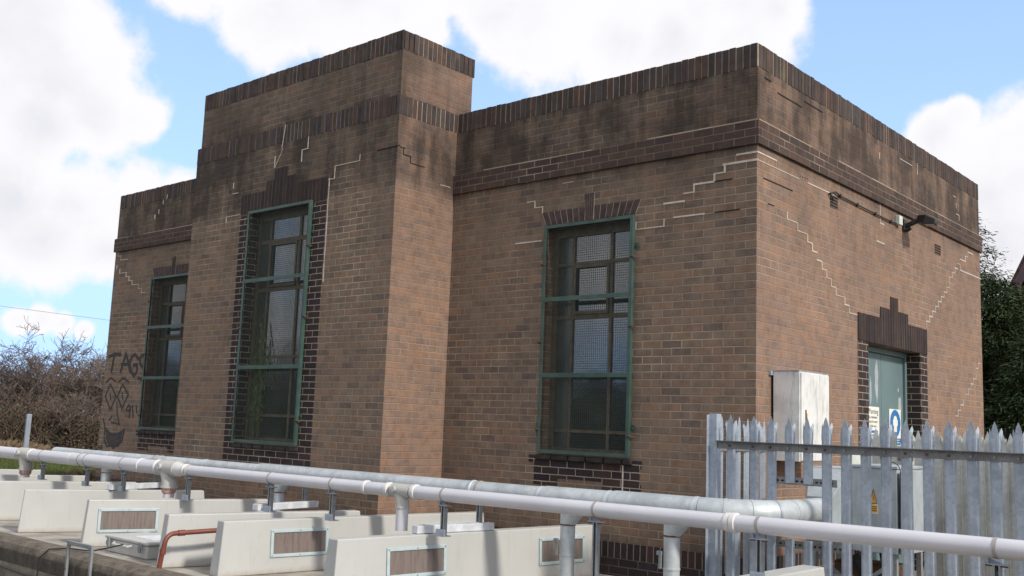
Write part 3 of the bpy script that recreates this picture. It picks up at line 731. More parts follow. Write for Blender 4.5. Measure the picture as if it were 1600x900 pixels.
s2 = thing('mandatory_sign', 'white sign with a blue disc showing an ear protected head, on the right door leaf', 'sign', (-.188,3.86,-2.55))
M().box(-.188,-.185,3.67,4.04,-2.77,-2.335).build('board', m_signwhite, s2)
M().tube([(-.185,3.855,-2.505),(-.1838,3.855,-2.505)], .165, 32).build('disc', m_blue, s2)
hd_ = M().poly([(-.1836,3.855+x,-2.505+z) for x, z in ((-.045,-.10),(.045,-.10),(.045,-.06),(.055,-.02),(.058,.04),(.04,.08),(0,.095),(-.04,.08),(-.058,.04),(-.055,-.02),(-.045,-.06))], (.0012,0,0))
hd_.build('head_symbol', m_signwhite, s2); M().box(-.1835,-.182,3.78,3.80,-2.53,-2.46).box(-.1835,-.182,3.91,3.93,-2.53,-2.46).build('ear_muff_symbol', m_signwhite, s2)
on_x(3.69,4.02,-2.76,-2.68,-.185,m_blue,s2,'blue_panel')
for i in range(2): on_x(3.73,3.98,-2.705-i*.03,-2.697-i*.03,-.1838,m_signwhite,s2,'white_line')

# ------------------------------------------------------------------ channel covers
ZT, ZD = -3.638, -4.118
def cover(xn, yn, xf, yf, wd, hatches, label):
    "long narrow tapering cover; (xn,yn) is its near right top corner, (xf,yf) the far one"
    t = thing('channel_cover', label, 'cover box', (xn-wd/2, yn, ZD), 'cream covers set across the channel')
    ax_ = Vector((xf-xn, yf-yn, 0)); ln = ax_.length; ax_.normalize(); sx = Vector((ax_.y, -ax_.x, 0))   # sx points to +X side
    o = Vector((xn, yn, 0))
    def P(a, s, z): return o+ax_*a+sx*s+Vector((0,0,z))
    fl = .022
    lo = [P(-.035,-wd-fl,ZD), P(-.035,fl,ZD), P(ln+.05,fl,ZD), P(ln+.05,-wd-fl,ZD)]
    hi = [P(0,-wd,ZT), P(0,0,ZT), P(ln,0,ZT), P(ln,-wd,ZT)]
    M().hexa(lo, hi).build('body', m_grp, t, bevel=.009)
    H_ = ZT-ZD
    def S(a, z, out_): return P(a, fl*(ZT-z)/H_+out_, z)
    for (a0, a1) in hatches:
        a1 = a1-.07; z0, z1, bw = ZT-.335, ZT-.088, .029
        f = M()
        def slab(a, b_, c_, d_, o0, o1): f.hexa([S(a,c_,o0),S(b_,c_,o0),S(b_,d_,o0),S(a,d_,o0)], [S(a,c_,o1),S(b_,c_,o1),S(b_,d_,o1),S(a,d_,o1)])
        slab(a0, a1, z1-bw, z1, .001, .014); slab(a0, a1, z0, z0+bw, .001, .014); slab(a0, a0+bw, z0+bw, z1-bw, .001, .014); slab(a1-bw, a1, z0+bw, z1-bw, .001, .014)
        h_ = f.build('hatch_frame', m_hatchf, t, bevel=.003)
        f = M(); slab(a0+bw, a1-bw, z0+bw, z1-bw, .0005, .004); f.build('hatch_panel', m_hatch, h_)
        f = M()
        for a in (a0+.016, (a0+a1)/2, a1-.016):
            for z in (z0+.014, z1-.014): f.tube([S(a,z,.013), S(a,z,.019)], .006, 6)
        f.build('screw', m_strut, h_)
    return t
cover(-7.52,-3.155,-6.76,-1.31,.125,[], 'plain cream cover, first from the left whose grey near end shows')
cover(-5.985,-3.155,-5.36,-1.35,.125,[(.10,.78)], 'cream cover with one brown hatch behind the grey locker')
cover(-4.25,-3.25,-3.80,-1.33,.13,[], 'plain cream cover crossed by the red pipe')
cover(-3.50,-3.15,-3.10,-.20,.13,[(.46,1.13),(2.18,2.86)], 'long cream cover with two brown hatches just right of the red pipe')
cover(-1.93,-3.15,-1.62,-.19,.135,[(.47,1.16),(2.20,2.88)], 'nearest long cream cover with two brown hatches, under the rightmost pipe drop')
cover(1.165,-3.15,1.165,-1.17,.17,[], 'cream cover at the bottom edge in front of the steel fence, seen from above')
cover(-9.02,-3.10,-8.35,-1.33,.125,[], 'cream cover under the leftmost pipe drop')
cover(-10.50,-3.05,-9.75,-1.33,.125,[], 'farthest cream cover but one, cut off by the left edge of the photo')
cover(-12.0,-3.05,-11.2,-1.33,.125,[], 'farthest cream cover, against the grass')

# ------------------------------------------------------------------ white pipe run
YW = -2.25
zw = lambda x: -3.318+.0045*(x+6)
wp = thing('white_drain_pipe', 'long white plastic pipe above the covers, with drops into them', 'pipe', (-4,YW,-3.65))
def hp(x0, x1, r, mat, nm, n=28): return M().tube([(x0,YW,zw(x0)),(x1,YW,zw(x1))], r, n).build(nm, mat, wp, smooth=True)
hp(-16, -9.86, .078, m_pvc, 'pipe_length'); hp(-9.42, -6.15, .078, m_pvc, 'pipe_length'); hp(-5.62, -2.34, .055, m_pvc, 'pipe_length'); hp(-2.06, 7, .056, m_pvc, 'pipe_length')
for x, r in ((-9.75,.086),(-9.45,.084),(-8.30,.080),(-6.60,.085),(-6.22,.088),(-5.90,.086),(-5.66,.065),(-5.60,.061),(-2.66,.063),(-2.36,.064),(-2.02,.065),(.99,.064),(1.03,.067)):
    M().tube([(x-.02,YW,zw(x)),(x-.016,YW,zw(x)),(x+.016,YW,zw(x)),(x+.02,YW,zw(x))], [r-.006,r,r,r-.006], 28).build('coupling', m_pvcw, wp, smooth=True)
def sweep(mm, pts, rs, n=24): mm.tube(pts, rs, n)
def tee(x, r, zb, band, cone):
    z = zw(x); mm = M(); mm.tube([(x-r*2.1,YW,z),(x+r*1.9,YW,z)], r*1.10, 28)
    # swept branch
    pts = [(x-r*.9,YW,z-r*.2),(x-r*.55,YW,z-r*.75),(x-r*.2,YW,z-r*1.3),(x,YW,z-r*1.9),(x,YW,z-r*2.6)]
    mm.tube(pts, [r*.95,r,r*1.02,r*1.03,r*1.03], 24)
    mm.tube([(x-r*1.0,YW-r*.9,z+r*.2),(x-r*1.0,YW-r*1.35,z+r*.2)], r*.42, 18)
    mm.build('tee', m_pvcg, wp, smooth=True)
    M().tube([(x-r*1.0,YW-r*1.34,z+r*.2),(x-r*1.0,YW-r*1.37,z+r*.2)], r*.30, 18).build('access_cap', m_pvc, wp)
    M().tube([(x,YW,z-r*2.62),(x,YW,z-r*2.35)], r*1.14, 24).build('collar', m_pvcg, wp, smooth=True)
    if band:
        M().tube([(x,YW,z-r*3.35),(x,YW,z-r*3.1),(x,YW,z-r*2.63)], [r*.78,r*.95,r*.95], 22).build('sealing_band', m_pinkband, wp, smooth=True)
        M().tube([(x,YW,zb),(x,YW,z-r*3.3)], r*.72, 20).build('drop_pipe', m_pvc, wp, smooth=True)
    else: M().tube([(x,YW,zb),(x,YW,z-r*2.4)], r*.96, 24).build('drop_pipe', m_pvc, wp, smooth=True)
tee(-9.63, .080, ZT, True, False); tee(-5.98, .082, ZT, True, False); tee(-2.18, .056, ZT, False, False)
M().tube([(-5.87,YW,zw(-5.8)),(-5.80,YW,zw(-5.8)),(-5.70,YW,zw(-5.8)),(-5.64,YW,zw(-5.7))], [.082,.082,.06,.058], 28).build('reducer', m_pvcw, wp, smooth=True)

def channel(mm, x, y, z0, z1, s=.041, open_=1):
    t_ = .004; h = s/2
    mm.box(x-h, x-h+t_, y-h, y+h, z0, z1).box(x+h-t_, x+h, y-h, y+h, z0, z1).box(x-h+t_, x+h-t_, y+h-t_, y+h, z0, z1)
    mm.box(x-h+t_, x-h+.011, y-h, y-h+t_, z0, z1).box(x+h-.011, x+h-t_, y-h, y-h+t_, z0, z1)
def strut(x, foot, label, group='slotted steel struts holding the white pipe', r=None):
    r = r or (.078 if x < -6 else .056); zc = zw(x); zt = zc-r-.035
    t = thing('pipe_support', label, 'pipe support', (x,YW,foot), group)
    mm = M(); channel(mm, x+.012, YW, foot, zt); mm.build('strut', m_strut, t)
    sl_ = M(); z = foot+.03
    while z < zt-.03: sl_.box(x+.012-.007, x+.012+.007, YW+.0155, YW+.0165, z, z+.022); z += .045
    sl_.build('slot', m_hole, t)
    M().box(x-.055,x+.075,YW-.025,YW+.025,zt,zt+.007).box(x-.035,x-.029,YW-.022,YW+.022,zt+.007,zc-r-.002).poly([(x-.028,YW,zt+.007),(x+.05,YW,zt+.007),(x-.028,YW,zc-r-.003)],(0,.004,0)).build('bracket', m_galv, t)
    M().tube([(x,YW+.0,zc),(x+.02,YW+.0,zc)], r+.0035, 28).build('clip_band', m_bandg, t, smooth=True)
    M().tube([(x-.05,YW-.01,zt-.004),(x+.07,YW-.012,zt-.004)], .006, 6).build('bolt', m_rust, t)
    if foot > -3.7: M().box(x-.04,x+.06,YW-.04,YW-.022,foot+.001,foot+.06).box(x-.04,x+.06,YW-.0215,YW+.045,foot+.001,foot+.008).build('foot_bracket', m_galv, t)
for x, foot, lb in ((-9.12,ZT,'right of the leftmost pipe drop'),(-7.90,ZT,'left of the left grey duct leg'),(-7.0,ZT,'left one of the pair on the far white channel'),(-5.60,ZT,'rusty, right of the pipe reducer'),
                   (-4.10,ZT,'beside the duct leg below the tower'),(-3.14,ZT,'on the long cover below the tower side wall'),(-1.68,ZT,'right of the rightmost pipe drop'),
                   (-.11,-4.12,'in front of the end of the largest cover'),(1.20,ZT,'standing on the cover in front of the fence'),(2.64,-4.2,'rusty one at the right edge of the photo')):
    strut(x, foot, 'slotted strut under the white pipe, '+lb)
hp(-8.06, -8.03, .082, m_bandg, 'clip_band')

# white channels lying on covers, with the struts of the duct
for i, (x, y0, y1, xs, lb) in enumerate(((-7.13,-2.30,-1.5,-7.42,'far left'),(-4.12,-2.36,-1.5,-4.387,'middle'),(-1.90,-2.40,-1.48,-1.869,'nearest'))):
    ax_ = (-6.99+.0 if i == 0 else (-4.05 if i == 1 else -1.70)); 
    y0 = -2.33
    a = Vector((ax_-.17 if i != 2 else -1.93, y0, ZT)); b_ = Vector((xs+.06, -1.50, ZT)); 
    d = (b_-a); d.normalize(); mm = M()
    mm.bar(a+Vector((0,0,.036)), b_+Vector((0,0,.036)), .085, .066)
    tag(mm.build('support_channel', plain('white_enamel', (.68,.71,.76), .45, .12, 9), org=(a+b_)/2, bevel=.006), 'short white channel lying on a cover under the pipes, '+lb+' of three', 'channel', 'white channels under the pipes')

# ------------------------------------------------------------------ galvanised duct
YD = -1.6
du = thing('ventilation_duct', 'galvanised round duct behind the white pipe, bending through the fence into the fan box', 'duct', (-3,YD,-4.1))
ds_ = [(-10.2,.060),(-5.207,.066),(-1.112,.077),(-.404,.086),(.40,.093)]
zd = lambda x: (-3.312+.0035*(x+9)) if x < -1 else -3.284+.006*(x+1)
for (xa, ra), (xb, rb) in zip(ds_, ds_[1:]):
    rr = rb
    M().tube([(xa,YD,zd(xa)),(xa+.025,YD,zd(xa)),(xb,YD,zd(xb))], [rr*.97,rr,rr], 28).build('duct_length', m_duct, du, smooth=True)
    M().tube([(xb-.07,YD,zd(xb)),(xb-.05,YD,zd(xb)),(xb-.04,YD,zd(xb)),(xb-.02,YD,zd(xb))], [rr,rr+.004,rr+.004,rr], 28).build('bead', m_duct, du, smooth=True)
for x, r in ((-8.6,.068),(-7.3,.068),(-4.483,.070),(-3.4,.068),(-1.951,.083),(-6.3,.068)):
    M().tube([(x-.02,YD,zd(x)),(x-.012,YD,zd(x)),(x+.012,YD,zd(x)),(x+.02,YD,zd(x))], [r-.004 if x > -5 else r-.007,r+.002,r+.002,r-.006], 28).build('bead', m_duct, du, smooth=True)
# elbow through the fence
el = M(); pts = []; rr = .094; cxe, cye, Re = .40, YD+.47, .47
for k in range(13):
    a = k/12*math.pi/2; pts.append((cxe+Re*math.sin(a), cye-Re*math.cos(a), zd(.4)))
pts.append((cxe+Re, -.60, zd(.4))); el.tube(pts, rr, 28); el.build('elbow', m_duct, du, smooth=True)
for k in (3, 6, 9, 12): 
    a = k/12*math.pi/2; c_ = Vector((cxe+Re*math.sin(a), cye-Re*math.cos(a), zd(.4))); tt = Vector((math.cos(a), math.sin(a), 0))
    M().tube([c_-tt*.009, c_+tt*.009], rr+.0035, 28).build('clamp_ring' if k == 9 else 'bead', m_duct if k != 9 else m_galv, du, smooth=True)
M().tube([(cxe+Re*math.sin(1.18)-.02,-1.42,zd(.4)-.08),(cxe+Re*math.sin(1.18)+.03,-1.44,zd(.4)-.085)], .008, 8).build('clamp_bolt', m_strut, du)
for x, zb_ in ((-8.68,-4.12),(-4.83,-4.12),(-.867,-4.12),(.14,-4.12)):
    r = .064; z = zd(x); mm = M()
    mm.tube([(x+.16,YD,z-.02),(x+.09,YD,z-.10),(x+.02,YD,z-.17),(x,YD,z-.20)], [r*1.0,r*1.02,r*1.02,r], 24); mm.tube([(x,YD,z-.22),(x,YD,z-.03)], r, 24)
    lg = mm.build('branch', m_duct, du, smooth=True)
    M().tube([(x,YD,zb_),(x,YD,z-.21)], r*.97, 24).build('leg', m_duct, du, smooth=True)
    for zz_ in (z-.215, z-.46): M().tube([(x,YD,zz_-.006),(x,YD,zz_+.006)], r+.003, 24).build('joint_ring', m_rust if zz_ > z-.3 else m_duct, du, smooth=True)
    M().box(x-.07,x-.05,YD-.075,YD-.055,z-.46,z-.33).box(x-.085,x-.045,YD-.08,YD-.06,z-.36,z-.33).build('damper_handle', m_strut, du)
for x, lb in ((-7.423,'left'),(-4.387,'middle'),(-1.869,'right')):
    t = thing('duct_support', 'dark slotted strut holding the galvanised duct, %s of three' % lb, 'duct support', (x,YD,ZT), 'struts under the galvanised duct')
    mm = M(); channel(mm, x, YD, ZT+.07, zd(x)-.07); mm.build('strut', m_strut, t)
    M().tube([(x-.012,YD,zd(x)),(x+.012,YD,zd(x))], (.068 if x < -5.3 else (.070 if x < -1.9 else .079))+.004, 24).build('clip_band', m_bandg, t, smooth=True)

# red pipe, locker, hoop, cable
rp = thing('red_pipe', 'thin red brown plastic pipe rising from the channel wall and bending over between two covers', 'pipe', (-4.0,-3.45,-4.1))
pts = [(-4.02,-3.45,-4.14),(-4.0,-3.43,-3.92)]+[(-3.995,-3.42+.09*(1-math.cos(a)),-3.87+.09*math.sin(a)) for a in [k/8*math.pi/2 for k in range(9)]]+[(-3.93,-3.05,-3.768),(-3.88,-2.7,-3.76)]
M().tube(pts, .022, 14).build('pipe', m_redpipe, rp, smooth=True)
M().tube([(-4.0,-3.43,-3.96),(-4.0,-3.43,-3.91)], .027, 14).build('socket', m_redpipe, rp, smooth=True)
M().tube([(-3.985,-3.30,-3.778),(-3.975,-3.24,-3.776)], .027, 14).build('socket', m_redpipe, rp, smooth=True)
lk = thing('storage_locker', 'low grey plastic locker with two clasps lying between covers near the red pipe', 'locker', (-5.16,-2.95,-4.12))
M().hexa([(-5.56,-3.12,-4.118),(-4.80,-3.12,-4.118),(-4.80,-2.72,-4.118),(-5.56,-2.72,-4.118)],[(-5.58,-3.13,-3.99),(-4.78,-3.13,-3.99),(-4.78,-2.70,-3.99),(-5.58,-2.70,-3.99)]).build('body', m_locker, lk, bevel=.01)
M().box(-5.60,-4.76,-3.15,-2.68,-3.985,-3.95).build('lid', m_locker, lk, bevel=.012)
for x in (-5.50, -4.88): M().box(x-.02,x+.02,-3.165,-3.152,-4.06,-3.965).box(x-.028,x+.028,-3.17,-3.166,-4.04,-4.0).build('clasp', m_strut, lk)
M().tube([(-5.38,-3.155,-4.01),(-5.36,-3.185,-4.02),(-5.06,-3.185,-4.02),(-5.04,-3.155,-4.01)], .012, 8).build('handle', m_locker, lk)
pp = M(); pp.box(-5.25,-4.9,-3.02,-2.76,-3.949,-3.945)
tag(pp.build('paper_sheet', m_paper, org=(-5.1,-2.9,-3.95)), 'pale blue and white sheet of paper on the locker lid', 'paper')
hpn = thing('steel_hoop', 'inverted U of galvanised flat steel bolted to the front of the channel wall', 'bracket', (-5.0,-3.70,-4.3))
hx0, hx1, hz = on(107,846,1,-3.70).x, on(146,852,1,-3.70).x, on(126,848,1,-3.70).z
M().box(hx0,hx0+.034,-3.715,-3.69,-4.5,hz).box(hx1-.034,hx1,-3.715,-3.69,-4.5,hz).box(hx0+.034,hx1-.034,-3.715,-3.69,hz-.04,hz).poly([(hx0+.034,-3.71,hz-.04),(hx0+.034,-3.71,hz-.085),(hx0+.075,-3.71,hz-.04)],(0,.01,0)).poly([(hx1-.034,-3.71,hz-.04),(hx1-.075,-3.71,hz-.04),(hx1-.034,-3.71,hz-.085)],(0,.01,0)).build('frame', m_strut, hpn, bevel=.005)
for x in (hx0+.017, hx1-.017): M().tube([(x,-3.722,-4.2),(x,-3.712,-4.2)], .009, 8).build('bolt', m_rust, hpn)
tag(M().tube([on(192,851,1,-3.40)+Vector((0,0,.0)),(-5.2,-3.47,-4.055),(-5.5,-3.56,-4.055),(-5.72,-3.65,-4.08),(-5.80,-3.705,-4.17),(-5.80,-3.71,-4.45),(-5.78,-3.71,-5.0)], .007, 8).build('cable', m_black, org=(-5.6,-3.6,-4.1)), 'black cable draped over the channel wall beside the steel hoop', 'cable')
tag(M().tube([(-8.7,-3.70,-4.30),(-7.2,-3.70,-4.33),(-6.2,-3.70,-4.36),(-5.3,-3.70,-4.385),(-4,-3.70,-4.39)], .010, 6).build('cable', m_black, org=(-6,-3.7,-4.35)), 'thin dark cable along the lower face of the channel wall', 'cable')
# lone steel post at the left
pz = on(46,647,1,-1.2); tag(M().bar((pz.x-.02,pz.y,-4.2),(pz.x,pz.y,pz.z), .07, .05, (1,0,0)).build('steel_post', m_galv, org=(pz.x,pz.y,-4.2), bevel=.006), 'lone short galvanised post rising above the white pipe at far left', 'post')

# ------------------------------------------------------------------ palisade fence
YF = -.96
PROF = [(-.040,.016),(-.034,.011),(-.026,.001),(-.013,0),(0,.0012),(.013,0),(.026,.001),(.034,.011),(.040,.016)]
TIP = [-.072,-.045,-.078,-.030,0,-.030,-.082,-.042,-.070]
def pale(mm, O, ux, uy, zb, zt, tips=True, top_splay=.012):
    "pressed W-section pale; ux runs along the fence, uy out of it (thickness 3 mm)"
    n = len(PROF); rows = []
    lv = [0., .0] if not tips else [0, 0, 0, 0]
    zs = [zb, zt-.19, zt-.15] if tips else [zb]
    vs = []
    for off in (0., .003):
        for z in zs: vs += [O+ux*x*(1.0 if z < zt-.16 else 1.08)+uy*(y+off)+Vector((0,0,z)) for x, y in PROF]
        if tips:
            vs += [O+ux*x*1.05+uy*(y+off-(abs(x)/.040)*-.004)+Vector((0,0,zt-.115+(h+.115)*.45)) for (x, y), h in zip(PROF, TIP)]
            vs += [O+ux*(x*(.95 if abs(x) < .03 else 1.12))+uy*(y+off+(top_splay if abs(x) > .03 else 0))+Vector((0,0,zt+h)) for (x, y), h in zip(PROF, TIP)]
        else: vs += [O+ux*x+uy*(y+off)+Vector((0,0,zt)) for x, y in PROF]
    k = len(vs)//2; R = k//n; fs = []
    for r in range(R-1):
        for i in range(n-1):
            a = r*n+i; fs += [(a, a+1, a+n+1, a+n), (k+a, k+a+n, k+a+n+1, k+a+1)]
    for r in range(R-1):
        a = r*n; fs += [(a, a+n, k+a+n, k+a)]; a += n-1; fs += [(a, k+a, k+a+n, a+n)]
    for i in range(n-1): a = (R-1)*n+i; fs += [(a, a+1, k+a+1, k+a)]; 
    mm.add(vs, fs)
X_, Y_ = Vector((1,0,0)), Vector((0,1,0))
def rail(mm, p0, p1, nrm, h=.06, fl=.045):
    p0, p1, nrm = Vector(p0), Vector(p1), Vector(nrm); 
    q = lambda p: [p, p+nrm*.005, p+nrm*.005-Vector((0,0,h)), p-Vector((0,0,h))]
    mm.hexa(q(p0), q(p1)); q2 = lambda p: [p+Vector((0,0,.0005)), p+nrm*fl+Vector((0,0,.0005)), p+nrm*fl+Vector((0,0,.0055)), p+Vector((0,0,.0055))]
    mm.hexa(q2(p0), q2(p1))
fa = thing('palisade_fence', 'galvanised palisade fence at lower right with two pales cut away round the duct', 'fence', (.13,YF,-4.2), 'galvanised palisade fence runs')
po = M(); po.box(.095,.168,YF-.03,YF+.045,-4.25,-2.545).box(.095,.102,YF-.07,YF-.031,-4.25,-2.555); po.build('post', m_galv, fa, bevel=.004)
zr = -2.765
rl = M(); rail(rl, (.169,YF-.012,zr), (5.5,YF-.012,zr), (0,-1,0)); rl.build('rail', m_rail, fa)
rl = M(); rail(rl, (.169,YF-.012,-4.0), (5.5,YF-.012,-4.0), (0,-1,0)); rl.build('rail', m_rail, fa)
xs = [.28,.486,.636]+[.788+.1505*i for i in range(30)]
for i, x in enumerate(xs):
    if x > 5.4: break
    O = Vector((x, YF-.006, 0)); j = random.uniform(-.006, .006); zt = -2.552+j
    if i in (3, 4):
        mm = M(); pale(mm, O, X_, Y_, -3.065, zt); mm.build('pale', m_galv, fa)
        mm = M(); pale(mm, O, X_, Y_, -4.18, -3.485, False); tag(mm.build('pale', m_galv, fa), 'lower stump of a cut pale')
    else: mm = M(); pale(mm, O, X_, Y_, -4.18, zt); mm.build('pale', m_galv, fa)
    M().tube([(x,YF-.030,zr-.033),(x,YF-.0175,zr-.033)], .009, 8).build('bolt', m_rust if random.random() < .4 else m_strut, fa)
for z in (-3.048, -3.527):
    x0, x1 = (.655, 1.165) if z > -3.2 else (.60, 1.26)
    st = M(); st.box(x0,x1,YF+.016,YF+.020,z-.028,z+.028); s_ = st.build('slotted_strap', m_rail, fa)
    st = M(); x = x0+.02
    while x < x1-.02: st.box(x, x+.02, YF+.0145, YF+.0158, z-.007, z+.007); x += .04
    st.build('slot', m_hole, s_)
fb = thing('palisade_fence', 'short palisade return from the corner post back to the brick wall', 'fence', (.13,-.5,-4.2), 'galvanised palisade fence runs')
for k in range(6):
    mm = M(); pale(mm, Vector((.125,-.83+k*.15,0)), Y_, -X_, -4.18, -2.56+random.uniform(-.008,.008)); mm.build('pale', m_galv, fb)
rl = M(); rail(rl, (.135,YF+.05,zr-.02), (.135,-.01,zr-.02), (1,0,0)); rl.build('rail', m_rail, fb)
fc = thing('palisade_fence', 'palisade run seen through the front fence, standing before the door', 'fence', (2.2,1.0,-4.2), 'galvanised palisade fence runs')
fx = [.703,.852,1.089,1.205]+[on(px,700,1,1.0).x for px in (1465,1477,1495,1507,1531,1542,1567,1578)]
while fx[-1] < 4.0: fx += [fx[-1]+.15, fx[-1]+.21]
for k, x in enumerate(fx):
    mm = M(); pale(mm, Vector((x,1.0+(.03 if k % 2 else 0),0)), X_, -Y_, -4.18 if k > 3 else -3.0, -2.60+random.uniform(-.014,.010)); mm.build('pale', m_galv_lit, fc)  # back pales take the steel copy painted as sunlit
rl = M(); rail(rl, (.66,1.046,-2.83), (4.3,1.046,-2.83), (0,1,0)); rl.build('rail', m_rail, fc)
# ------------------------------------------------------------------ plant behind the fence
fbx = thing('fan_enclosure', 'grey steel fan box with yellow electrical warning labels behind the fence', 'machine', (1.1,.1,-4.2))
M().box(.965,1.338,-.20,.42,-3.60,-2.935).build('body', m_panel, fbx, bevel=.006)
M().box(.955,1.348,-.21,.43,-2.934,-2.912).build('lid', m_panel, fbx, bevel=.004)
M().box(1.36,1.375,-.20,.3,-3.6,-2.95).build('side_flange', m_panel, fbx, bevel=.003)
M().box(.55,.964,-.15,.42,-3.60,-2.95).build('plenum', m_panel, fbx, bevel=.004)
c_ = .87; zc = zd(.4)
M().hexa([(c_-.105,-.60,zc-.105),(c_+.105,-.60,zc-.105),(c_+.105,-.60,zc+.105),(c_-.105,-.60,zc+.105)], [(.60,-.205,-3.58),(.963,-.205,-3.58),(.963,-.205,-2.955),(.60,-.205,-2.955)]).build('duct_transition', m_panel, fbx, bevel=.004)
# warning triangle and label
a = on(1364.5,764.5,1,-.203); l_ = on(1359.5,786.5,1,-.203); r_ = on(1370,786.5,1,-.203)
M().poly([l_, r_, a], (0,.0025,0)).build('warning_triangle', m_yellow, fbx)
cx_ = (l_.x+r_.x)/2; cz_ = (l_.z*2+a.z)/3
M().poly([(cx_-.004,-.2045,cz_-.014),(cx_+.006,-.2045,cz_+.004),(cx_,-.2045,cz_+.003),(cx_+.006,-.2045,cz_+.03),(cx_-.006,-.2045,cz_+.002),(cx_,-.2045,cz_+.001)], (0,.001,0)).build('flash_symbol', m_ink, fbx)
for (p, q_) in ((l_, r_), (r_, a), (a, l_)): M().bar(Vector(p)+Vector((0,-.001,0)), Vector(q_)+Vector((0,-.001,0)), .004, .001, (0,1,0)).build('border', m_ink, fbx)
p0, p1 = on(1359,789,1,-.203), on(1371,801,1,-.203)
M().box(p0.x-.005,p1.x+.005,-.2025,-.2012,p1.z-.01,p0.z+.006).build('label_backing', m_signwhite, fbx); M().box(p0.x,p1.x,-.2045,-.2026,p1.z,p0.z).build('yellow_label', m_yellow, fbx)
for k in range(3): M().box(p0.x+.006,p1.x-.006,-.2055,-.2046,p1.z+.012+k*.016,p1.z+.017+k*.016).build('text_line', m_rust, fbx)
tag(M().tube([on(x, y, 1, -.22) for x, y in ((1392,722),(1398,723),(1404,728),(1407,736),(1407,760),(1407,830))], .0035, 8).build('cable', m_black, org=(1.3,-.2,-3)), 'dark cable looping over the top of the fan box and down its side', 'cable')
# frame the fan box stands on
sf = thing('steel_stand', 'dark slotted steel stand with braces below the fan box', 'stand', (.95,.1,-4.2))
for x in (.62, 1.30):
    for y in (-.16, .38): M().box(x-.02,x+.02,y-.02,y+.02,-4.2,-3.602).build('leg', m_strut, sf)
M().box(.6,1.32,-.18,-.14,-3.85,-3.81).bar((.62,-.16,-4.15),(1.30,-.16,-3.66), .03, .006, (0,1,0)).bar((1.30,-.14,-4.15),(.62,-.14,-3.66), .03, .006, (0,1,0)).build('brace', m_strut, sf)
M().tube([(.9,.0,-3.66),(1.0,.05,-3.9),(.8,.1,-4.15)], .04, 10).tube([(1.1,.1,-3.62),(1.2,.0,-3.95),(1.45,.1,-4.18)], .03, 10).build('hose', m_black, sf)
M().box(.70,1.2,.05,.36,-4.18,-3.72).build('motor_housing', m_rust, sf, bevel=.02)
# second grey box by the door
gb = thing('switchgear_box', 'tall flat grey steel box with ivory label plate, standing before the door behind the fence', 'machine', (.48,2.65,-4.2))
M().box(.36,.60,2.14,3.20,-3.66,-2.90).build('body', m_panel, gb, bevel=.006)
M().box(.601,.606,2.18,2.47,-3.0,-2.905).build('label_plate', m_ivory, gb)
vb = M()
for k in range(5): vb.box(.6065,.608,2.22+k*.045,2.235+k*.045,-2.985,-2.925)
vb.build('vent_slot', m_strut, gb)
M().box(.6005,.604,2.30,2.62,-3.38,-3.12).build('access_plate', m_panel, gb, bevel=.002)
M().tube([(.62,2.2,-3.14),(.63,2.2,-3.2),(.63,2.2,-3.55)], .008, 8).tube([(.62,2.28,-3.2),(.63,2.28,-3.5)], .006, 8).tube([(.62,2.20,-3.5),(.66,2.35,-3.52),(.62,2.5,-3.42)], .005, 6).build('conduit', m_galv, gb)
M().box(.601,.68,2.16,2.34,-3.63,-3.55).build('gland_cluster', m_black, gb, bevel=.01)
for x in (.40, .54):
    for y in (2.2, 3.1): M().box(x,x+.04,y,y+.04,-4.2,-3.661).build('leg', m_strut, gb)
tag(M().tube([(1.10,1.6,-4.19),(1.10,1.6,-3.62)], .035, 14).build('dark_bollard', m_black, org=(1.1,1.6,-4.19)), 'dark round upright pipe standing in the yard behind the fence', 'post')
wb = M().box(.06,.10,1.9,2.12,-2.99,-2.84); tag(wb.build('socket_box', m_whitep, org=(.08,2.0,-2.9), bevel=.006), 'small pale box on the end wall just above the fan box', 'box')

# ------------------------------------------------------------------ vegetation
def bare_tree(name_label, loc, h, seed, spread=1.0, group='bare shrubs and trees beyond the grass'):
    rnd = random.Random(seed); loc = Vector(loc); t = thing('bare_tree', name_label, 'tree', loc, group)
    tr_, cr = M(), M()
    def grow(p, d, ln, r, lev):
        pts = [p]; rs = [r]; dd = d.copy(); n = 4 if lev < 3 else 3
        for i in range(n):
            dd = (dd+Vector((rnd.uniform(-1,1),rnd.uniform(-1,1),rnd.uniform(-.5,.75)))*(.16+.05*lev)).normalized(); p = p+dd*ln/n; pts.append(p); rs.append(max(r*(1-.55*(i+1)/n), .007))
        (tr_ if lev < 2 else cr).tube(pts, rs, 6 if lev < 2 else 3, cap=False)
        if lev < 5:
            k = (5, 4, 4, 4, 3)[lev]
            for i in range(k):
                q = rnd.uniform(.35, 1.) if lev else rnd.uniform(.25, 1); idx = min(int(q*n), n-1); pp_ = pts[idx].lerp(pts[idx+1], q*n-idx)
                side = Vector((rnd.gauss(0,1),rnd.gauss(0,1),rnd.gauss(.25,.6))); side.normalize()
                nd = (dd*.55+side*spread).normalized(); grow(pp_, nd, ln*rnd.uniform(.5,.78), max(rs[idx]*.62, .007), lev+1)
    for s_ in range(3):
        grow(loc+Vector((rnd.uniform(-.5,.5),rnd.uniform(-.5,.5),0)), Vector((rnd.uniform(-.35,.35),rnd.uniform(-.35,.35),1)).normalized(), h*.42, h*.018, 0)
    tr_.build('trunk', m_bark, t); cr.build('crown', m_twig, t)
def at_ground(px, dist, py=700):
    d = ray(px, py); d.z = 0; d.normalize(); p = CAM+d*dist; p.z = GZ; return p
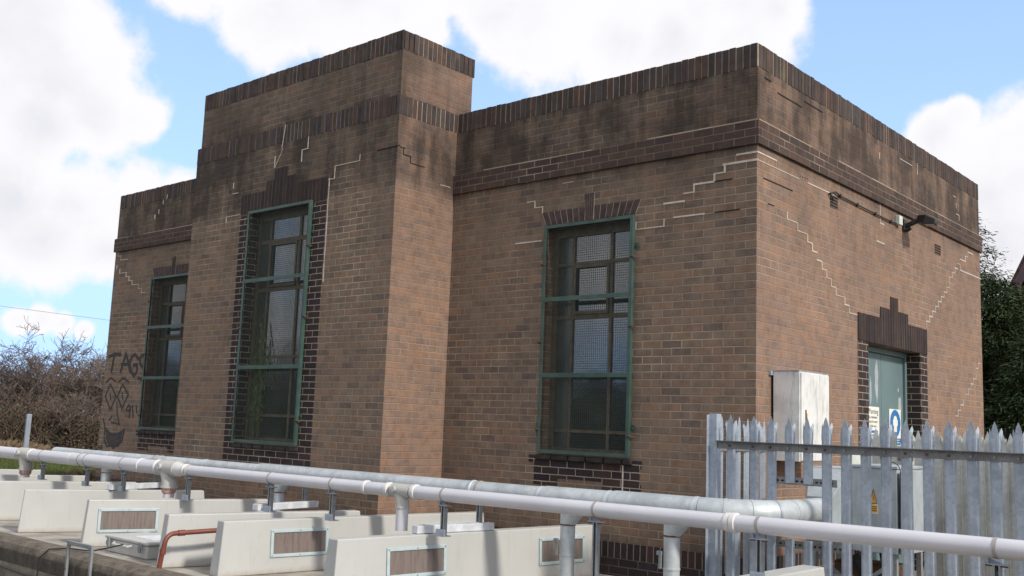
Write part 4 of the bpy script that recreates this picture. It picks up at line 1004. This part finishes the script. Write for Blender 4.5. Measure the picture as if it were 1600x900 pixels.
for i, (px, dist, h, sp) in enumerate(((72,41,5.6,1.0),(18,43,4.3,1.1),(128,44,5.0,1.0),(158,40,4.6,1.0),(-30,42,5.0,1.0),(100,39,3.6,1.2),(45,48,4.8,1.),(185,46,5.2,1.))):
    bare_tree(('tallest bare hawthorn like tree in the thicket','low bare shrub at the left edge of the photo','bare tree of the thicket, right of the tallest','bare tree at the corner of the building','bare tree just past the left edge','small spreading bare shrub in front of the thicket','bare tree behind the thicket','bare tree half behind the building corner')[i], at_ground(px, dist), h, 40+i, sp)
def clump(name, label, cat, spots, nleaf, mat, size, flat=1., seed=1, twigs=0, kind=None):
    rnd = random.Random(seed); mm = M()
    for (c, rx, rz) in spots:
        for _ in range(nleaf):
            while True:
                q = Vector((rnd.uniform(-1,1),rnd.uniform(-1,1),rnd.uniform(0,1)))
                if q.length < 1 and q.length > rnd.uniform(.2,.9): break
            p = c+Vector((q.x*rx,q.y*rx,q.z*rz*rnd.uniform(.8,1.1))); s = size*rnd.uniform(.5,1.4)
            a = Vector((rnd.gauss(0,1),rnd.gauss(0,1),rnd.gauss(0,1))).normalized(); b_ = a.cross(Vector((rnd.gauss(0,1),rnd.gauss(0,1),rnd.gauss(0,1)))).normalized()*s*flat; a = a*s
            mm.add([p-a*.5, p+b_*.35, p+a*.5, p-b_*.35], [(0,1,2,3)])
        for _ in range(twigs):
            q = Vector((rnd.gauss(0,.5)*rx,rnd.gauss(0,.5)*rx,0)); d = Vector((rnd.gauss(0,.6),rnd.gauss(0,.6),1)).normalized(); l_ = rz*rnd.uniform(.6,1.25)
            p0 = c+q; p1 = p0+d*l_*.6; p2 = p1+(d+Vector((rnd.gauss(0,.5),rnd.gauss(0,.5),-.3))).normalized()*l_*.5
            mm.tube([p0,p1,p2], [.02,.013,.006], 3, cap=False)
    o = mm.build(name, mat, org=(spots[0][0].x, spots[0][0].y, GZ)); tag(o, label, cat, kind=kind); return o
sp = []
rr_ = random.Random(5)
for i in range(26):
    px = -60+i*10.5; sp.append((at_ground(px, 38+rr_.uniform(0,4)), rr_.uniform(.9,1.5), rr_.uniform(1.0,2.2)*(.8 if px > 100 else 1)))
clump('bramble_thicket', 'brown tangled bramble thicket below the bare trees', 'bramble', sp, 2600, m_bramble, .085, .7, 3, twigs=110)
sp = [(at_ground(px, d), r, h) for px, d, r, h in ((8,36,1.2,1.2),(30,36.5,1.0,1.0),(142,24,.7,.62),(158,23,.9,.75),(170,23.5,.8,.6),(118,33,.9,.5))]
rnd = random.Random(9); mm = M()
for c, rx, rz in sp:
    for _ in range(1500):
        a = rnd.uniform(0,6.3); r_ = rx*math.sqrt(rnd.random()); p = c+Vector((math.cos(a)*r_,math.sin(a)*r_,0)); hh = .55*rz*(1-.6*(r_/rx)**2)*rnd.uniform(.6,1.1); d = Vector((rnd.gauss(0,.3),rnd.gauss(0,.3),1))*hh; s = Vector((.015,.01,0))
        mm.add([p-s,p+s,p+d*.6+s*.7+Vector((0,0,.0)),p+d+Vector((d.x*.6,d.y*.6,-abs(hh)*.12))], [(0,1,2,3)])
tag(mm.build('dry_grass', m_straw), 'pale dry grass tufts at the foot of the thicket and the building corner', 'grass', kind='stuff')
mm = M(); rnd = random.Random(11)
for _ in range(26000):
    px = rnd.uniform(-20, 190); dd_ = 17+21*rnd.random()**1.2; p = at_ground(px, dd_); hh = rnd.uniform(.04,.12)*(1+dd_/40); s = Vector((.012,.01,0))*(1+dd_/25)
    mm.add([p-s,p+s,p+Vector((rnd.gauss(0,.03),rnd.gauss(0,.03),hh))], [(0,1,2)])
tag(mm.build('grass', leafm('grass_blades', [(0,(.05,.075,.02)),(.5,(.085,.115,.035)),(1,(.14,.14,.06))])), kind='stuff')
p = at_ground(115, 26); tag(M().tube([p+Vector((0,0,.0)),p+Vector((0,0,.05)),p+Vector((.02,0,.12))], [.16,.14,.03], 12).build('orange_marker', plain('orange_plastic', (.55,.15,.04), .6), org=p, smooth=True), 'small orange object lying on the grass', 'marker')

def conifer(label, loc, h, rad, seed, dens=1.0):
    rnd = random.Random(seed); loc = Vector(loc); t = thing('conifer_tree', label, 'tree', loc, 'dark conifers behind the building')
    M().tube([loc, loc+Vector((0,0,h*.5)), loc+Vector((.05,0,h))], [.2,.12,.02], 8).build('trunk', m_bark, t)
    cr = M(); nb = int(130*dens)
    for i in range(nb):
        f = (i+rnd.random())/nb; z = h*(.03+.95*f); ln = rad*(1-f)**.62*rnd.uniform(.7,1.1)+.15; a = rnd.uniform(0, 2*math.pi)
        d = Vector((math.cos(a), math.sin(a), 0)); steps = max(5, int(ln/.10))
        for s_ in range(steps):
            q = (s_+.5)/steps; p = loc+Vector((0,0,z))+d*ln*q+Vector((0,0,ln*(.28*q-.55*q*q)))
            for _ in range(11):
                off = Vector((rnd.gauss(0,.13),rnd.gauss(0,.13),rnd.gauss(-.04,.06)))*(1.25-.4*q)
                e_ = (d+Vector((rnd.gauss(0,.7),rnd.gauss(0,.7),rnd.gauss(-.35,.3)))).normalized()*rnd.uniform(.07,.18); wv = e_.cross(Vector((rnd.gauss(0,.5),rnd.gauss(0,.5),1))).normalized()*rnd.uniform(.008,.020)
                c_ = p+off; cr.add([c_, c_+e_*.5+wv, c_+e_, c_+e_*.5-wv], [(0,1,2,3)])
    cr.build('crown', m_conifer, t)
conifer('tallest dark conifer, half hidden behind the right corner of the building', (-3.55,16.5,GZ), 7.7, 2.9, 21, 3.0)
conifer('dark drooping conifer just right of the building corner', (-2.2,15.0,GZ), 5.3, 2.5, 22, 3.0)
conifer('dark conifer at the right edge of the photo', (-.6,13.6,GZ), 4.55, 2.1, 23, 2.8)
conifer('dark conifer under the house roof', (-2.6,18.6,GZ), 5.6, 3.0, 24, 2.4)
conifer('dark conifer beyond the right edge of the photo', (1.6,15.2,GZ), 5.0, 2.4, 25, 1.8)
mf = thing('metal_fence', 'dark vertical bar fence low against the conifers at right', 'fence', (0,10.2,GZ))
M().box(-3,6,10.19,10.21,-2.55,-2.50).box(-3,6,10.19,10.21,-3.9,-3.86).build('rail', m_black, mf)
bb = M()
for k in range(80): bb.box(-3+k*.11,-2.985+k*.11,10.16,10.185,GZ,-2.42)
bb.build('bar', m_black, mf)
# house roof at the right edge
hs = thing('house', 'house with dark red tiled roof above the conifers at the right edge', 'house', (3,26,GZ))
ra = on(1583,441,1,24.); rb_ = on(1601,404,1,24.); sl_ = (rb_.z-ra.z)/(rb_.x-ra.x); ridge = Vector((ra.x+3.2, 24, ra.z+3.2*sl_)); eave = Vector((ra.x-.9, 24, ra.z-.9*sl_))
M().box(eave.x+.35, 2*ridge.x-eave.x-.35, 24.25, 33, GZ, eave.z+.1).poly([(eave.x+.36,24.252,eave.z+.1),(2*ridge.x-eave.x-.36,24.252,eave.z+.1),(ridge.x,24.252,ridge.z-.15)], (0,8.7,0)).build('wall', m_side, hs)
rf = M()
for s_ in (-1, 1):
    e0 = eave if s_ < 0 else Vector((2*ridge.x-eave.x, 24, eave.z)); rf.hexa([e0, e0+Vector((0,9.3,0)), ridge+Vector((0,9.3,0)), ridge], [v_+Vector((0,0,.16)) for v_ in (e0, e0+Vector((0,9.3,0)), ridge+Vector((0,9.3,0)), ridge)])
rf.build('roof', plain('dark_red_tiles', (.12,.06,.055), .85, .3, 6, bumpd=.02), hs)
M().bar(eave+Vector((.12,-.02,-.08)), ridge+Vector((.12,-.02,-.08)), .03, .22, (0,0,1)).build('bargeboard', plain('purple_brown_paint', (.10,.055,.07), .6), hs)
# overhead wire
pa, pb = on(0,478,0,-42), on(168,500,0,-42); dv = pb-pa; a_, b_ = pa-dv*6, pb+dv*5
tag(M().tube([a_.lerp(b_, k/20)+Vector((0,0,(k/20-.5)**2*.0)) for k in range(21)], .010, 4)  .build('overhead_wire', m_bandg, org=a_), 'thin overhead wire crossing the sky above the bare trees', 'wire')
M_p = [a_, b_]
for i, q_ in enumerate(M_p):
    t = thing('utility_pole', 'wooden pole carrying the overhead wire, %s the picture' % ('left of' if i == 0 else 'hidden by the building right of'), 'pole', (q_.x,q_.y,GZ), 'poles of the overhead wire')
    M().tube([(q_.x,q_.y,GZ),(q_.x,q_.y,q_.z+.3)], [.15,.11], 10).build('pole', m_bark, t)
# the dense hedge on the far side of the works, which the windows mirror
rr_ = random.Random(77); sp = [(Vector((-75+i*3.1, -46+rr_.uniform(-3,3), GZ)), rr_.uniform(2.2,3.4), rr_.uniform(5.0,8.2)) for i in range(34)]+[(Vector((-150+i*3.1, -46+rr_.uniform(-3,3), GZ)), rr_.uniform(2.2,3.4), rr_.uniform(5.0,8.2)) for i in range(25)]
clump('hedge', 'dense hedge behind the camera, mirrored in the window panes', 'hedge', sp, 900, m_bramble, .7, .9, 8)
